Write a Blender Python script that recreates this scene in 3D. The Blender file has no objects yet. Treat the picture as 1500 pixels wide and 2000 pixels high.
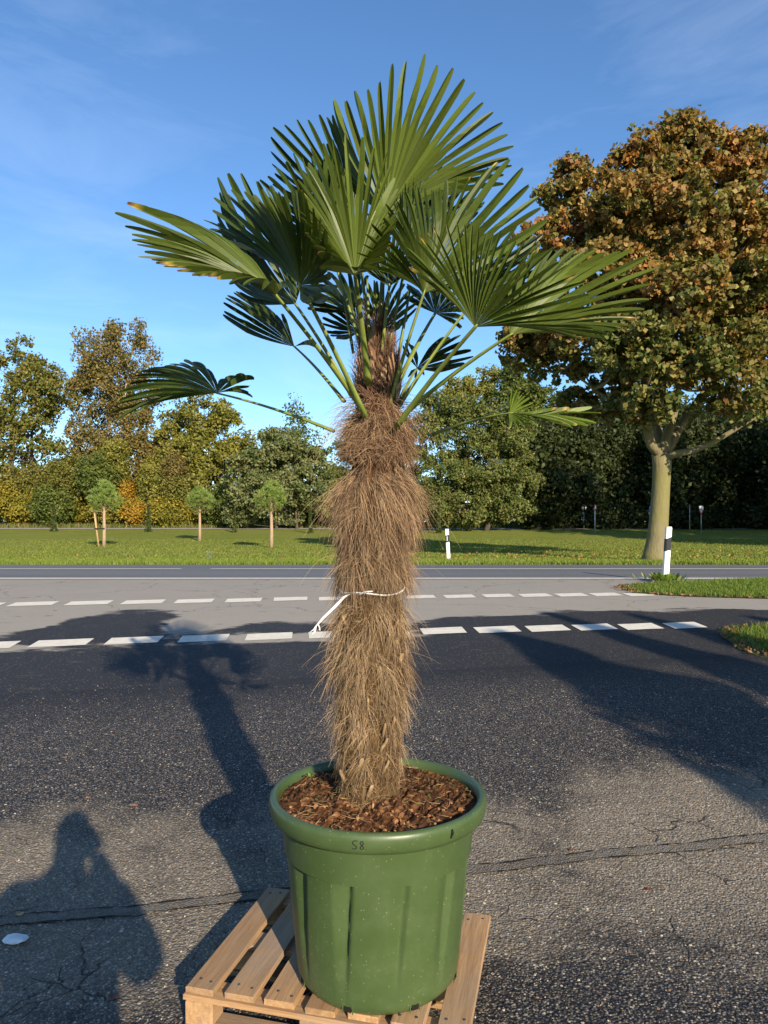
import bpy, bmesh, math, random
import numpy as np
from mathutils import Vector, Matrix

R = math.radians
random.seed(7)
rng = np.random.default_rng(11)
scene = bpy.context.scene
COL = scene.collection

# ------------------------------------------------------------------ camera
F_PX, W_PX, H_PX = 1387.0, 1500.0, 2000.0
CAM_H = 1.65
PITCH = math.atan(40.0 / F_PX)
cam_d = bpy.data.cameras.new("camera")
cam = bpy.data.objects.new("camera", cam_d)
COL.objects.link(cam)
cam.location = (0, 0, CAM_H)
cam.rotation_euler = (R(90) + PITCH, 0, 0)
cam_d.sensor_fit = 'VERTICAL'
cam_d.sensor_height = 36.0
cam_d.sensor_width = 27.0
cam_d.lens = 36.0 * F_PX / H_PX
cam_d.clip_start = 0.02
cam_d.clip_end = 4000
scene.camera = cam

# ------------------------------------------------------------------ sun and sky
SUN_EL = R(21.5)
SUN_XY = (0.378, -0.926)
SUN_STRENGTH = 5.0
SKY_STRENGTH = 0.12
EXPOSURE = 0.85

world = bpy.data.worlds.new("World")
scene.world = world
world.use_nodes = True
wn = world.node_tree
for n in list(wn.nodes):
    wn.nodes.remove(n)
w_out = wn.nodes.new('ShaderNodeOutputWorld')
w_bg = wn.nodes.new('ShaderNodeBackground')
w_bg.inputs['Strength'].default_value = SKY_STRENGTH
sky = wn.nodes.new('ShaderNodeTexSky')
sky.sky_type = 'NISHITA'
sky.sun_disc = False
sky.sun_elevation = SUN_EL
sky.sun_rotation = math.atan2(SUN_XY[0], SUN_XY[1])
sky.altitude = 50
sky.air_density = 1.0
sky.dust_density = 0.15
sky.ozone_density = 4.5
# thin cirrus veils
w_tc = wn.nodes.new('ShaderNodeTexCoord')
w_map = wn.nodes.new('ShaderNodeMapping')
w_map.inputs['Scale'].default_value = (1.6, 1.6, 6.0)
w_map.inputs['Rotation'].default_value = (0.25, 0.5, 0.2)
w_no = wn.nodes.new('ShaderNodeTexNoise')
w_no.inputs['Scale'].default_value = 1.5
w_no.inputs['Detail'].default_value = 7
w_no.inputs['Roughness'].default_value = 0.62
w_no.inputs['Distortion'].default_value = 0.6
w_rp = wn.nodes.new('ShaderNodeMapRange')
w_rp.inputs['From Min'].default_value = 0.47
w_rp.inputs['From Max'].default_value = 0.85
w_rp.inputs['To Max'].default_value = 0.10
w_mx = wn.nodes.new('ShaderNodeMix')
w_mx.data_type = 'RGBA'
w_mx.inputs[7].default_value = (9.0, 9.5, 10.5, 1)
wn.links.new(w_tc.outputs['Generated'], w_map.inputs['Vector'])
wn.links.new(w_map.outputs[0], w_no.inputs['Vector'])
wn.links.new(w_no.outputs['Fac'], w_rp.inputs['Value'])
wn.links.new(w_rp.outputs[0], w_mx.inputs[0])
w_hs = wn.nodes.new('ShaderNodeHueSaturation')
w_hs.inputs['Saturation'].default_value = 1.06
wn.links.new(sky.outputs[0], w_hs.inputs['Color'])
wn.links.new(w_hs.outputs[0], w_mx.inputs[6])
wn.links.new(w_mx.outputs[2], w_bg.inputs['Color'])
wn.links.new(w_bg.outputs[0], w_out.inputs[0])

sun_d = bpy.data.lights.new("sun", 'SUN')
sun_d.energy = SUN_STRENGTH
sun_d.angle = R(0.53)
sun_d.color = (1.0, 0.86, 0.66)
sun = bpy.data.objects.new("sun", sun_d)
COL.objects.link(sun)
_sd = Vector((SUN_XY[0] * math.cos(SUN_EL), SUN_XY[1] * math.cos(SUN_EL), math.sin(SUN_EL))).normalized()
sun.rotation_euler = _sd.to_track_quat('Z', 'Y').to_euler()
sun.location = (10, -25, 14)

scene.view_settings.view_transform = 'Standard'
scene.view_settings.look = 'None'
scene.view_settings.gamma = 1.0
scene.view_settings.exposure = EXPOSURE
scene.view_settings.use_curve_mapping = False
scene.render.engine = 'CYCLES'
scene.render.resolution_x = 768
scene.render.resolution_y = 1024

# ------------------------------------------------------------------ geometry helpers
def ray(px, py):
    x = (px - W_PX / 2) / F_PX
    z = -(py - H_PX / 2) / F_PX
    cp, sp = math.cos(PITCH), math.sin(PITCH)
    return Vector((x, cp - z * sp, sp + z * cp))

def at(px, py, Y):
    d = ray(px, py)
    return Vector((0, 0, CAM_H)) + d * (Y / d.y)

PROF = [(-200, 0.0), (2.6, 0.0), (3.2, 0.012), (3.8, 0.05), (4.5, 0.11), (5.5, 0.195), (6.5, 0.285), (7.5, 0.37),
        (8.4, 0.44), (9.5, 0.525), (11.0, 0.62), (12.5, 0.69), (13.9, 0.735), (16, 0.765), (19, 0.78), (24, 0.80),
        (32, 0.85), (40, 0.97), (48, 1.28), (56, 1.70), (62, 2.0), (70, 2.35), (85, 2.6), (120, 2.7), (2000, 2.7)]
PY = [p[0] for p in PROF]
PZ = [p[1] for p in PROF]

def gz(y):
    return float(np.interp(y, PY, PZ))

def gpt(px, py):
    """where the sight line through a pixel meets the ground"""
    d = ray(px, py)
    lo, hi = 0.6, 150.0
    f = lambda Y: CAM_H + d.z * (Y / d.y) - gz(Y)
    Y = lo
    step = 0.02
    while Y < hi and f(Y) > 0:
        Y += step * max(1.0, Y * 0.2)
    p = Vector((0, 0, CAM_H)) + d * (Y / d.y)
    p.z = gz(Y)
    return p

ORIG = {}

class MB:
    """collects vertices and faces (and a colour per vertex) for one mesh object"""
    def __init__(self):
        self.v, self.f, self.c = [], [], []
    def add(self, vs, fs, col=None):
        o = len(self.v)
        self.v += [tuple(p) for p in vs]
        self.f += [tuple(i + o for i in q) for q in fs]
        if col is not None:
            self.c += [tuple(col) if not isinstance(col, list) else None for _ in vs] if not isinstance(col, list) else [tuple(k) for k in col]
    def box(self, c, size, M=None, col=None):
        hx, hy, hz = size[0] / 2, size[1] / 2, size[2] / 2
        vs = [Vector((sx * hx, sy * hy, sz * hz)) for sz in (-1, 1) for sy in (-1, 1) for sx in (-1, 1)]
        if M is not None:
            vs = [M @ p for p in vs]
        c = Vector(c)
        self.add([c + p for p in vs], [(0, 2, 3, 1), (4, 5, 7, 6), (0, 1, 5, 4), (2, 6, 7, 3), (0, 4, 6, 2), (1, 3, 7, 5)], col)
    def tube(self, path, radii, n=8, cap=True, col=None, flat=1.0):
        path = [Vector(p) for p in path]
        vs, fs, cs = [], [], []
        ref = None
        for i, p in enumerate(path):
            a = path[max(i - 1, 0)]
            b = path[min(i + 1, len(path) - 1)]
            t = (b - a).normalized()
            if ref is None:
                ref = Vector((0, 0, 1)) if abs(t.z) < 0.9 else Vector((1, 0, 0))
            s = t.cross(ref)
            if s.length < 1e-6:
                s = t.orthogonal()
            s.normalize()
            u = s.cross(t).normalized()
            ref = u
            r = radii[i] if hasattr(radii, '__len__') else radii
            for k in range(n):
                an = 2 * math.pi * k / n
                vs.append(p + s * (math.cos(an) * r) + u * (math.sin(an) * r * flat))
                if col is not None:
                    cs.append(col[i] if isinstance(col, list) else col)
        for i in range(len(path) - 1):
            for k in range(n):
                k2 = (k + 1) % n
                fs.append((i * n + k, i * n + k2, (i + 1) * n + k2, (i + 1) * n + k))
        if cap:
            fs.append(tuple(range(n - 1, -1, -1)))
            fs.append(tuple((len(path) - 1) * n + k for k in range(n)))
        self.add(vs, fs, cs if col is not None else None)
    def lathe(self, prof, c, n=48, cap_bottom=False):
        vs, fs = [], []
        for r, z in prof:
            for k in range(n):
                a = 2 * math.pi * k / n
                vs.append((c[0] + r * math.cos(a), c[1] + r * math.sin(a), c[2] + z))
        for i in range(len(prof) - 1):
            for k in range(n):
                k2 = (k + 1) % n
                fs.append((i * n + k, i * n + k2, (i + 1) * n + k2, (i + 1) * n + k))
        if cap_bottom:
            fs.append(tuple(range(n - 1, -1, -1)))
        self.add(vs, fs)
    def build(self, name, material, parent=None, smooth=False):
        v = np.array(self.v, dtype=np.float32).reshape(-1, 3)
        return mesh_obj(name, v, self.f, material, parent, smooth, self.c if len(self.c) == len(self.v) and self.c else None)

def link(o, parent=None):
    COL.objects.link(o)
    if parent is not None:
        o.parent = parent
        ORIG[o.name] = ORIG.get(parent.name, Vector((0, 0, 0)))
    return o

def mesh_obj(name, v, f, material, parent=None, smooth=False, cols=None):
    org = ORIG.get(parent.name, Vector((0, 0, 0))) if parent is not None else Vector((0, 0, 0))
    me = bpy.data.meshes.new(name)
    v = np.asarray(v, dtype=np.float32) - np.array(org, dtype=np.float32)
    me.from_pydata([], [], []) if len(v) == 0 else me.from_pydata(v.tolist(), [], [tuple(q) for q in f])
    if cols is not None:
        ca = me.color_attributes.new("Col", 'FLOAT_COLOR', 'POINT')
        arr = np.ones((len(v), 4), dtype=np.float32)
        arr[:, :3] = np.asarray(cols, dtype=np.float32)[:, :3]
        ca.data.foreach_set('color', arr.ravel())
    if smooth:
        me.polygons.foreach_set('use_smooth', [True] * len(me.polygons))
    me.materials.append(material)
    o = bpy.data.objects.new(name, me)
    return link(o, parent)

def quads_obj(name, verts4, cols, material, parent=None):
    """fast: verts4 (n,4,3) -> n quad faces, cols (n,3)"""
    org = ORIG.get(parent.name, Vector((0, 0, 0))) if parent is not None else Vector((0, 0, 0))
    n, k = verts4.shape[0], verts4.shape[1]
    v = verts4.reshape(-1, 3).astype(np.float32) - np.array(org, dtype=np.float32)
    me = bpy.data.meshes.new(name)
    me.vertices.add(n * k)
    me.vertices.foreach_set('co', v.ravel())
    me.loops.add(n * k)
    me.loops.foreach_set('vertex_index', np.arange(n * k, dtype=np.int32))
    me.polygons.add(n)
    me.polygons.foreach_set('loop_start', np.arange(0, n * k, k, dtype=np.int32))
    try:
        me.polygons.foreach_set('loop_total', np.full(n, k, dtype=np.int32))
    except Exception:
        pass
    me.update(calc_edges=True)
    ca = me.color_attributes.new("Col", 'FLOAT_COLOR', 'POINT')
    arr = np.ones((n, k, 4), dtype=np.float32)
    arr[:, :, :3] = cols[:, None, :]
    ca.data.foreach_set('color', arr.ravel())
    me.materials.append(material)
    o = bpy.data.objects.new(name, me)
    return link(o, parent)

def tag(o, label=None, cat=None, group=None, kind=None):
    if label: o['label'] = label
    if cat: o['category'] = cat
    if group: o['group'] = group
    if kind: o['kind'] = kind
    return o

def thing(name, loc, label, cat, group=None):
    o = bpy.data.objects.new(name, None)
    o.empty_display_size = 0.1
    o.location = loc
    COL.objects.link(o)
    ORIG[o.name] = Vector(loc)
    return tag(o, label, cat, group)

# ------------------------------------------------------------------ material helpers
class NT:
    def __init__(self, name):
        self.m = bpy.data.materials.new(name)
        self.m.use_nodes = True
        self.t = self.m.node_tree
        self.b = self.t.nodes['Principled BSDF']
        self.out = self.t.nodes['Material Output']
    def n(self, typ, ins=None, **props):
        nd = self.t.nodes.new(typ)
        for k, v in props.items():
            setattr(nd, k, v)
        if ins:
            for k, v in ins.items():
                self.set(nd.inputs[k], v)
        return nd
    def set(self, sock, v):
        if isinstance(v, bpy.types.NodeSocket):
            self.t.links.new(v, sock)
        elif isinstance(v, (tuple, list)) and len(v) == 3 and sock.type == 'RGBA':
            sock.default_value = (*v, 1)
        else:
            sock.default_value = v
    def math(self, op, a, b=None, c=None, clamp=False):
        nd = self.n('ShaderNodeMath', operation=op, use_clamp=clamp)
        self.set(nd.inputs[0], a)
        if b is not None: self.set(nd.inputs[1], b)
        if c is not None: self.set(nd.inputs[2], c)
        return nd.outputs[0]
    def mix(self, fac, a, b, blend='MIX'):
        nd = self.n('ShaderNodeMix', data_type='RGBA', blend_type=blend)
        self.set(nd.inputs[0], fac); self.set(nd.inputs[6], a); self.set(nd.inputs[7], b)
        return nd.outputs[2]
    def rng(self, v, a, b, c=0.0, d=1.0, smooth=False):
        nd = self.n('ShaderNodeMapRange', {'Value': v, 'From Min': a, 'From Max': b, 'To Min': c, 'To Max': d})
        if smooth: nd.interpolation_type = 'SMOOTHSTEP'
        return nd.outputs[0]
    def noise(self, scale, detail=4, rough=0.55, vec=None, dist=0.0):
        nd = self.n('ShaderNodeTexNoise', {'Scale': scale, 'Detail': detail, 'Roughness': rough, 'Distortion': dist})
        self.set(nd.inputs['Vector'], vec if vec is not None else self.pos())
        return nd.outputs['Fac']
    def vor(self, scale, feature='F1', vec=None, rand=1.0):
        nd = self.n('ShaderNodeTexVoronoi', {'Scale': scale, 'Randomness': rand}, feature=feature)
        self.set(nd.inputs['Vector'], vec if vec is not None else self.pos())
        return nd
    def pos(self):
        if not hasattr(self, '_pos'):
            self._pos = self.n('ShaderNodeNewGeometry').outputs['Position']
        return self._pos
    def obj(self):
        if not hasattr(self, '_obj'):
            self._obj = self.n('ShaderNodeTexCoord').outputs['Object']
        return self._obj
    def sep(self, v):
        nd = self.n('ShaderNodeSeparateXYZ')
        self.set(nd.inputs[0], v)
        return nd.outputs
    def scale(self, vec, s):
        nd = self.n('ShaderNodeMapping', {'Vector': vec, 'Scale': s})
        return nd.outputs[0]
    def bump(self, h, strength, dist=0.01, normal=None):
        nd = self.n('ShaderNodeBump', {'Height': h, 'Strength': strength, 'Distance': dist})
        if normal is not None: self.set(nd.inputs['Normal'], normal)
        return nd.outputs[0]
    def fin(self, color=None, rough=None, normal=None, spec=None, **kw):
        if color is not None: self.set(self.b.inputs['Base Color'], color)
        if rough is not None: self.set(self.b.inputs['Roughness'], rough)
        if normal is not None: self.set(self.b.inputs['Normal'], normal)
        if spec is not None: self.set(self.b.inputs['Specular IOR Level'], spec)
        for k, v in kw.items(): self.set(self.b.inputs[k], v)
        return self.m

def leaf_mat(name, trans=0.35, rough=0.5, spec=0.3, tint=(1, 1, 1), tr_tint=(1.25, 1.35, 0.6)):
    t = NT(name)
    a = t.n('ShaderNodeAttribute', attribute_name="Col").outputs['Color']
    c = t.mix(1.0, a, tint, 'MULTIPLY')
    t.fin(c, rough, spec=spec)
    tr = t.n('ShaderNodeBsdfTranslucent', {'Color': t.mix(1.0, c, tr_tint, 'MULTIPLY')})
    ms = t.n('ShaderNodeMixShader', {0: trans})
    t.t.links.new(t.b.outputs[0], ms.inputs[1])
    t.t.links.new(tr.outputs[0], ms.inputs[2])
    t.t.links.new(ms.outputs[0], t.out.inputs[0])
    return t.m

def plain_mat(name, col, rough=0.6, spec=0.5, vary=0.12, scale=20.0, metal=0.0):
    t = NT(name)
    k = t.noise(scale, 4)
    f = t.rng(k, 0.3, 0.7, 1 - vary, 1 + vary)
    c = t.mix(1.0, tuple(col), t.n('ShaderNodeCombineColor', {0: f, 1: f, 2: f}).outputs[0], 'MULTIPLY')
    return t.fin(c, rough, spec=spec, Metallic=metal)

def bark_mat(name, a, b, scale=6.0, moss=None):
    t = NT(name)
    v = t.scale(t.pos(), (1, 1, 0.22))
    n1 = t.noise(scale * 3, 6, 0.65, v)
    c = t.mix(t.rng(n1, 0.35, 0.68), a, b)
    if moss is not None:
        n2 = t.noise(0.9, 4, 0.6)
        c = t.mix(t.rng(n2, 0.36, 0.62, 0, 0.75), c, moss)
    return t.fin(c, 0.85, t.bump(n1, 0.7, 0.03), spec=0.2)

# ---- ground materials
def yard_mat():
    t = NT("coarse_asphalt")
    p = t.pos()
    x, y, z = t.sep(p)
    row = t.math('SUBTRACT', y, t.math('MULTIPLY', x, 0.2))          # distance along the yard
    big = t.noise(0.9, 5, 0.6)
    mid = t.noise(4.0, 5, 0.65)
    # worn, dry band on either side of the trench patch
    lo = t.rng(row, 2.0, 3.0, 0, 1, True)
    hi = t.rng(row, 3.7, 4.9, 1, 0, True)
    band = t.math('MULTIPLY', lo, hi)
    wear = t.math('ADD', t.math('MULTIPLY', band, 0.80), t.math('MULTIPLY', t.math('SUBTRACT', big, 0.5), 1.7))
    wear = t.math('ADD', wear, t.math('MULTIPLY', t.math('SUBTRACT', mid, 0.5), 1.1))
    dry = t.rng(wear, 0.24, 0.95, 0, 1, True)
    binder = t.mix(dry, (0.016, 0.016, 0.018), (0.150, 0.125, 0.092))
    # aggregate
    v1 = t.vor(95.0)
    v2 = t.vor(190.0)
    r1 = t.sep(v1.outputs['Color'])
    r2 = t.sep(v2.outputs['Color'])
    peb = t.mix(t.math('POWER', r1[1], 1.4), t.mix(dry, (0.020, 0.020, 0.024), (0.060, 0.055, 0.050)), t.mix(dry, (0.22, 0.19, 0.145), (0.40, 0.345, 0.265)))
    light = t.rng(r1[0], 0.84, 0.94)
    peb = t.mix(light, peb, (0.46, 0.40, 0.31))
    warm = t.math('MULTIPLY', t.rng(r1[2], 0.90, 0.95), 0.7)
    peb = t.mix(warm, peb, (0.24, 0.14, 0.075))
    mask = t.rng(v1.outputs['Distance'], 0.0040, 0.0066, 1, 0)
    mask = t.rng(v1.outputs['Distance'], 0.36, 0.60, 1, 0)
    show = t.math('MULTIPLY', mask, t.rng(r2[0], 0.15, 0.6, 0.25, 1.0))
    show = t.math('MULTIPLY', show, t.rng(dry, 0, 1, 0.80, 0.92))
    edge = t.rng(t.math('ADD', row, t.math('MULTIPLY', mid, 0.8)), 6.1, 7.1, 1.0, 0.12)
    show = t.math('MULTIPLY', show, edge)
    c = t.mix(show, binder, peb)
    fine = t.rng(r2[1], 0.88, 0.97)
    c = t.mix(t.math('MULTIPLY', t.math('MULTIPLY', fine, 0.5), edge), c, (0.34, 0.30, 0.24))
    v3 = t.vor(42.0)
    r3 = t.sep(v3.outputs['Color'])
    bigp = t.math('MULTIPLY', t.rng(r3[0], 0.80, 0.84), t.rng(v3.outputs['Distance'], t.rng(r3[2], 0, 1, 0.12, 0.30), t.rng(r3[2], 0, 1, 0.18, 0.38), 1, 0))
    c = t.mix(t.math('MULTIPLY', t.math('MULTIPLY', bigp, 0.85), edge), c, t.mix(r3[1], (0.16, 0.12, 0.08), (0.56, 0.49, 0.38)))
    # cracks
    wv = t.n('ShaderNodeVectorMath', {0: p, 1: t.n('ShaderNodeVectorMath', {0: t.n('ShaderNodeTexNoise', {'Scale': 3.0, 'Detail': 4, 'Vector': p}).outputs['Color'], 1: (0.45, 0.45, 0)}, operation='MULTIPLY').outputs[0]}, operation='ADD').outputs[0]
    cr = t.vor(2.6, 'DISTANCE_TO_EDGE', wv).outputs['Distance']
    crm = t.math('MULTIPLY', t.rng(cr, 0.002, 0.014, 1, 0), t.rng(t.noise(1.4, 4, 0.7), 0.50, 0.58))
    crm = t.math('MULTIPLY', crm, t.rng(band, 0.2, 0.8, 0.0, 0.75))
    c = t.mix(crm, c, (0.013, 0.012, 0.011))
    # a little moss in places
    ms = t.math('MULTIPLY', t.rng(t.noise(2.3, 4, 0.6), 0.66, 0.74), t.rng(mid, 0.5, 0.7))
    c = t.mix(t.math('MULTIPLY', ms, 0.6), c, (0.06, 0.085, 0.015))
    h = t.math('ADD', t.math('MULTIPLY', t.math('SUBTRACT', 1.0, v1.outputs['Distance']), 0.8), t.math('MULTIPLY', t.math('SUBTRACT', 1.0, v3.outputs['Distance']), 0.6))
    h = t.math('SUBTRACT', h, t.math('MULTIPLY', crm, 1.5))
    nrm = t.bump(h, 0.9, 0.007)
    rough = t.rng(dry, 0, 1, 0.68, 0.9)
    return t.fin(c, rough, nrm, spec=0.2)

def crossing_mat():
    t = NT("fine_asphalt")
    p = t.pos()
    x, y, z = t.sep(p)
    row = t.math('SUBTRACT', y, t.math('MULTIPLY', x, 0.195))
    # water stain running off the yard with tongues of its own
    def blob(u, v, ru, rv, amp):
        dx = t.math('DIVIDE', t.math('SUBTRACT', x, u), ru)
        dy = t.math('DIVIDE', t.math('SUBTRACT', row, v), rv)
        d = t.math('ADD', t.math('MULTIPLY', dx, dx), t.math('MULTIPLY', dy, dy))
        return t.math('MULTIPLY', t.rng(d, 0, 1, 1, 0, True), amp)
    base = t.rng(row, 8.05, 8.55, 1.0, 0.0)
    s = base
    for a in BLOBS:
        s = t.math('ADD', s, blob(*a))
    nz = t.noise(1.1, 5, 0.62, t.scale(p, (0.7, 1.6, 1)))
    s = t.math('ADD', s, t.math('MULTIPLY', t.math('SUBTRACT', nz, 0.5), 1.5))
    s = t.math('ADD', s, t.math('MULTIPLY', t.math('SUBTRACT', t.noise(6.0, 5, 0.7, t.scale(p, (0.5, 1.5, 1))), 0.5), 0.7))
    wet = t.rng(s, 0.34, 0.60, 0, 1, True)
    fn = t.noise(150, 3, 0.7)
    mid = t.noise(2.2, 5, 0.65)
    dryc = t.mix(t.rng(fn, 0.3, 0.7), (0.215, 0.195, 0.165), (0.33, 0.30, 0.255))
    dryc = t.mix(t.rng(mid, 0.35, 0.7, 0, 0.45), dryc, (0.24, 0.215, 0.18))
    wetc = t.mix(t.rng(fn, 0.3, 0.7), (0.014, 0.014, 0.016), (0.034, 0.033, 0.032))
    spk = t.sep(t.vor(120.0).outputs['Color'])
    wetc = t.mix(t.rng(spk[0], 0.955, 0.985, 0, 0.6), wetc, (0.25, 0.22, 0.18))
    c = t.mix(wet, dryc, wetc)
    dk = t.rng(t.noise(5.0, 3, 0.5, t.scale(p, (0.55, 1.5, 1))), 0.66, 0.73, 0, 0.5)
    c = t.mix(dk, c, (0.07, 0.062, 0.05))
    cr = t.vor(0.45, 'DISTANCE_TO_EDGE', t.n('ShaderNodeVectorMath', {0: p, 1: t.n('ShaderNodeTexNoise', {'Scale': 1.5, 'Detail': 4, 'Vector': p}).outputs['Color']}, operation='ADD').outputs[0]).outputs['Distance']
    c = t.mix(t.rng(cr, 0.002, 0.006, 0.55, 0), c, (0.06, 0.05, 0.04))
    return t.fin(c, t.rng(wet, 0, 1, 0.9, 0.72), t.bump(fn, 0.35, 0.004), spec=0.2)

def road_mat():
    t = NT("road_asphalt")
    p = t.pos()
    x, y, z = t.sep(p)
    fn = t.noise(60, 3, 0.7)
    st = t.noise(1.6, 4, 0.5, t.scale(p, (0.03, 1.0, 1)))
    c = t.mix(t.rng(fn, 0.3, 0.7), (0.105, 0.105, 0.106), (0.155, 0.153, 0.150))
    c = t.mix(t.rng(st, 0.4, 0.65, 0, 0.5), c, (0.080, 0.080, 0.082))
    return t.fin(c, 0.75, t.bump(fn, 0.3, 0.005), spec=0.35)

def grass_ground_mat():
    t = NT("meadow_turf")
    p = t.pos()
    a = t.noise(0.35, 5, 0.6)
    b = t.noise(3.0, 5, 0.7)
    c1 = t.mix(t.rng(a, 0.35, 0.65), (0.150, 0.175, 0.024), (0.205, 0.210, 0.040))
    c2 = t.mix(t.rng(b, 0.35, 0.7, 0, 0.6), c1, (0.110, 0.140, 0.020))
    st = t.noise(14.0, 5, 0.75)
    c2 = t.mix(t.rng(st, 0.4, 0.75, 0, 0.55), c2, (0.20, 0.21, 0.046))
    soil = t.rng(t.noise(0.8, 4, 0.7), 0.68, 0.78, 0, 0.5)
    c2 = t.mix(soil, c2, (0.13, 0.10, 0.05))
    return t.fin(c2, 0.9, t.bump(st, 0.9, 0.06), spec=0.1)

def verge_mat():
    t = NT("verge_soil")
    b = t.noise(5.0, 5, 0.7)
    c = t.mix(t.rng(b, 0.35, 0.65), (0.055, 0.085, 0.014), (0.10, 0.085, 0.04))
    return t.fin(c, 0.95, t.bump(t.noise(40, 4), 0.7, 0.02), spec=0.1)

def paint_mat():
    t = NT("road_paint")
    n1 = t.noise(9.0, 6, 0.7)
    n2 = t.noise(70.0, 4, 0.7)
    c = t.mix(t.rng(n1, 0.35, 0.7), (0.64, 0.60, 0.51), (0.52, 0.48, 0.40))
    c = t.mix(t.rng(t.math('ADD', n2, t.math('MULTIPLY', n1, 0.5)), 0.92, 1.02, 0, 0.7), c, (0.25, 0.23, 0.2))
    return t.fin(c, 0.8, spec=0.3)

def wood_mat():
    t = NT("pallet_wood")
    oi = t.n('ShaderNodeObjectInfo').outputs['Random']
    off = t.n('ShaderNodeCombineXYZ', {0: t.math('MULTIPLY', oi, 7.0), 1: t.math('MULTIPLY', oi, 31.0), 2: t.math('MULTIPLY', oi, 3.0)}).outputs[0]
    v = t.n('ShaderNodeVectorMath', {0: t.obj(), 1: off}, operation='ADD').outputs[0]
    g = t.scale(v, (14.0, 0.9, 14.0))
    n1 = t.noise(3.0, 6, 0.65, g, 0.6)
    n2 = t.noise(11.0, 5, 0.7, g)
    c = t.mix(t.rng(n1, 0.35, 0.65), (0.40, 0.245, 0.120), (0.27, 0.155, 0.074))
    c = t.mix(t.rng(n2, 0.5, 0.75, 0, 0.5), c, (0.16, 0.095, 0.05))
    gr = t.noise(2.6, 4, 0.6, v)
    c = t.mix(t.rng(gr, 0.45, 0.7, 0, 0.7), c, (0.235, 0.19, 0.145))
    kn = t.vor(1.0, 'F1', t.scale(v, (6.0, 3.2, 0.0)))
    km = t.math('MULTIPLY', t.rng(kn.outputs['Distance'], 0.06, 0.13, 1, 0), t.rng(t.sep(kn.outputs['Color'])[0], 0.6, 0.65))
    c = t.mix(t.math('MULTIPLY', km, 0.8), c, (0.10, 0.045, 0.022))
    br = t.math('ADD', 0.8, t.math('MULTIPLY', oi, 0.4))
    c = t.mix(1.0, c, t.n('ShaderNodeCombineColor', {0: br, 1: br, 2: br}).outputs[0], 'MULTIPLY')
    return t.fin(c, 0.8, t.bump(t.math('ADD', n1, n2), 0.5, 0.003), spec=0.25)

def pot_mat():
    t = NT("green_plastic")
    n1 = t.noise(7.0, 5, 0.65)
    n2 = t.noise(60.0, 5, 0.75)
    c = t.mix(t.rng(n1, 0.35, 0.7), (0.044, 0.074, 0.022), (0.056, 0.088, 0.030))
    x, y, z = t.sep(t.obj())
    sc = t.noise(30.0, 4, 0.7, t.scale(t.obj(), (1, 1, 0.12)))
    c = t.mix(t.rng(sc, 0.66, 0.80, 0, 0.25), c, (0.16, 0.22, 0.12))
    v = t.vor(130.0)
    sp = t.math('MULTIPLY', t.rng(t.sep(v.outputs['Color'])[0], 0.90, 0.93), t.rng(v.outputs['Distance'], 0.16, 0.26, 1, 0))
    c = t.mix(t.math('MULTIPLY', sp, 0.65), c, (0.26, 0.28, 0.17))
    dirt = t.math('MULTIPLY', t.rng(n2, 0.52, 0.75), t.rng(n1, 0.42, 0.7))
    dirt = t.math('MULTIPLY', dirt, t.rng(z, 0.5, 0.16, 0.05, 0.55))
    c = t.mix(dirt, c, (0.17, 0.165, 0.09))
    return t.fin(c, t.rng(n1, 0.3, 0.7, 0.36, 0.5), t.bump(n2, 0.06, 0.002), spec=0.5)

def soil_mat():
    t = NT("peat_soil")
    n1 = t.noise(26, 6, 0.7)
    n2 = t.noise(6, 4, 0.6)
    c = t.mix(t.rng(n1, 0.38, 0.66), (0.030, 0.014, 0.007), (0.17, 0.075, 0.030))
    c = t.mix(t.rng(n2, 0.45, 0.65, 0, 0.6), c, (0.038, 0.020, 0.011))
    v = t.vor(70)
    c = t.mix(t.rng(t.sep(v.outputs['Color'])[0], 0.84, 0.9, 0, 0.55), c, (0.26, 0.125, 0.05))
    return t.fin(c, 0.95, t.bump(t.math('ADD', n1, t.math('MULTIPLY', v.outputs['Distance'], 0.5)), 1.0, 0.02), spec=0.1)

def col_mat(name, rough=0.8, spec=0.2, bump=0.0):
    t = NT(name)
    a = t.n('ShaderNodeAttribute', attribute_name="Col").outputs['Color']
    return t.fin(a, rough, spec=spec)

# ------------------------------------------------------------------ setting: sheets that follow the ground profile
YB = sorted(set(PY + [float(k) * 0.5 for k in range(0, 60)]))

def sheet(name, y0, y1, xl, xr, dz, material, parent=None, nx=2):
    ys = [y0] + [b for b in YB if y0 + 1e-4 < b < y1 - 1e-4] + [y1]
    vs, fs = [], []
    for y in ys:
        a = xl(y) if callable(xl) else xl
        b = xr(y) if callable(xr) else xr
        for k in range(nx):
            vs.append((a + (b - a) * k / (nx - 1), y, gz(y) + dz))
    for i in range(len(ys) - 1):
        for k in range(nx - 1):
            a = i * nx + k
            fs.append((a, a + 1, a + nx + 1, a + nx))
    return mesh_obj(name, vs, fs, material, parent)

def row_line(v):
    return lambda x: v + 0.195 * x

def slab(name, quad, dz, material, parent):
    """small flat patch given by a ring of (x, y)"""
    vs = [(x, y, gz(y) + dz) for x, y in quad]
    return mesh_obj(name, vs, [tuple(range(len(vs)))], material, parent)

M_turf = grass_ground_mat()
ground = tag(sheet('ground', -200, 1800, -1500, 1500, 0.0, M_turf, nx=13), kind='structure')

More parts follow.
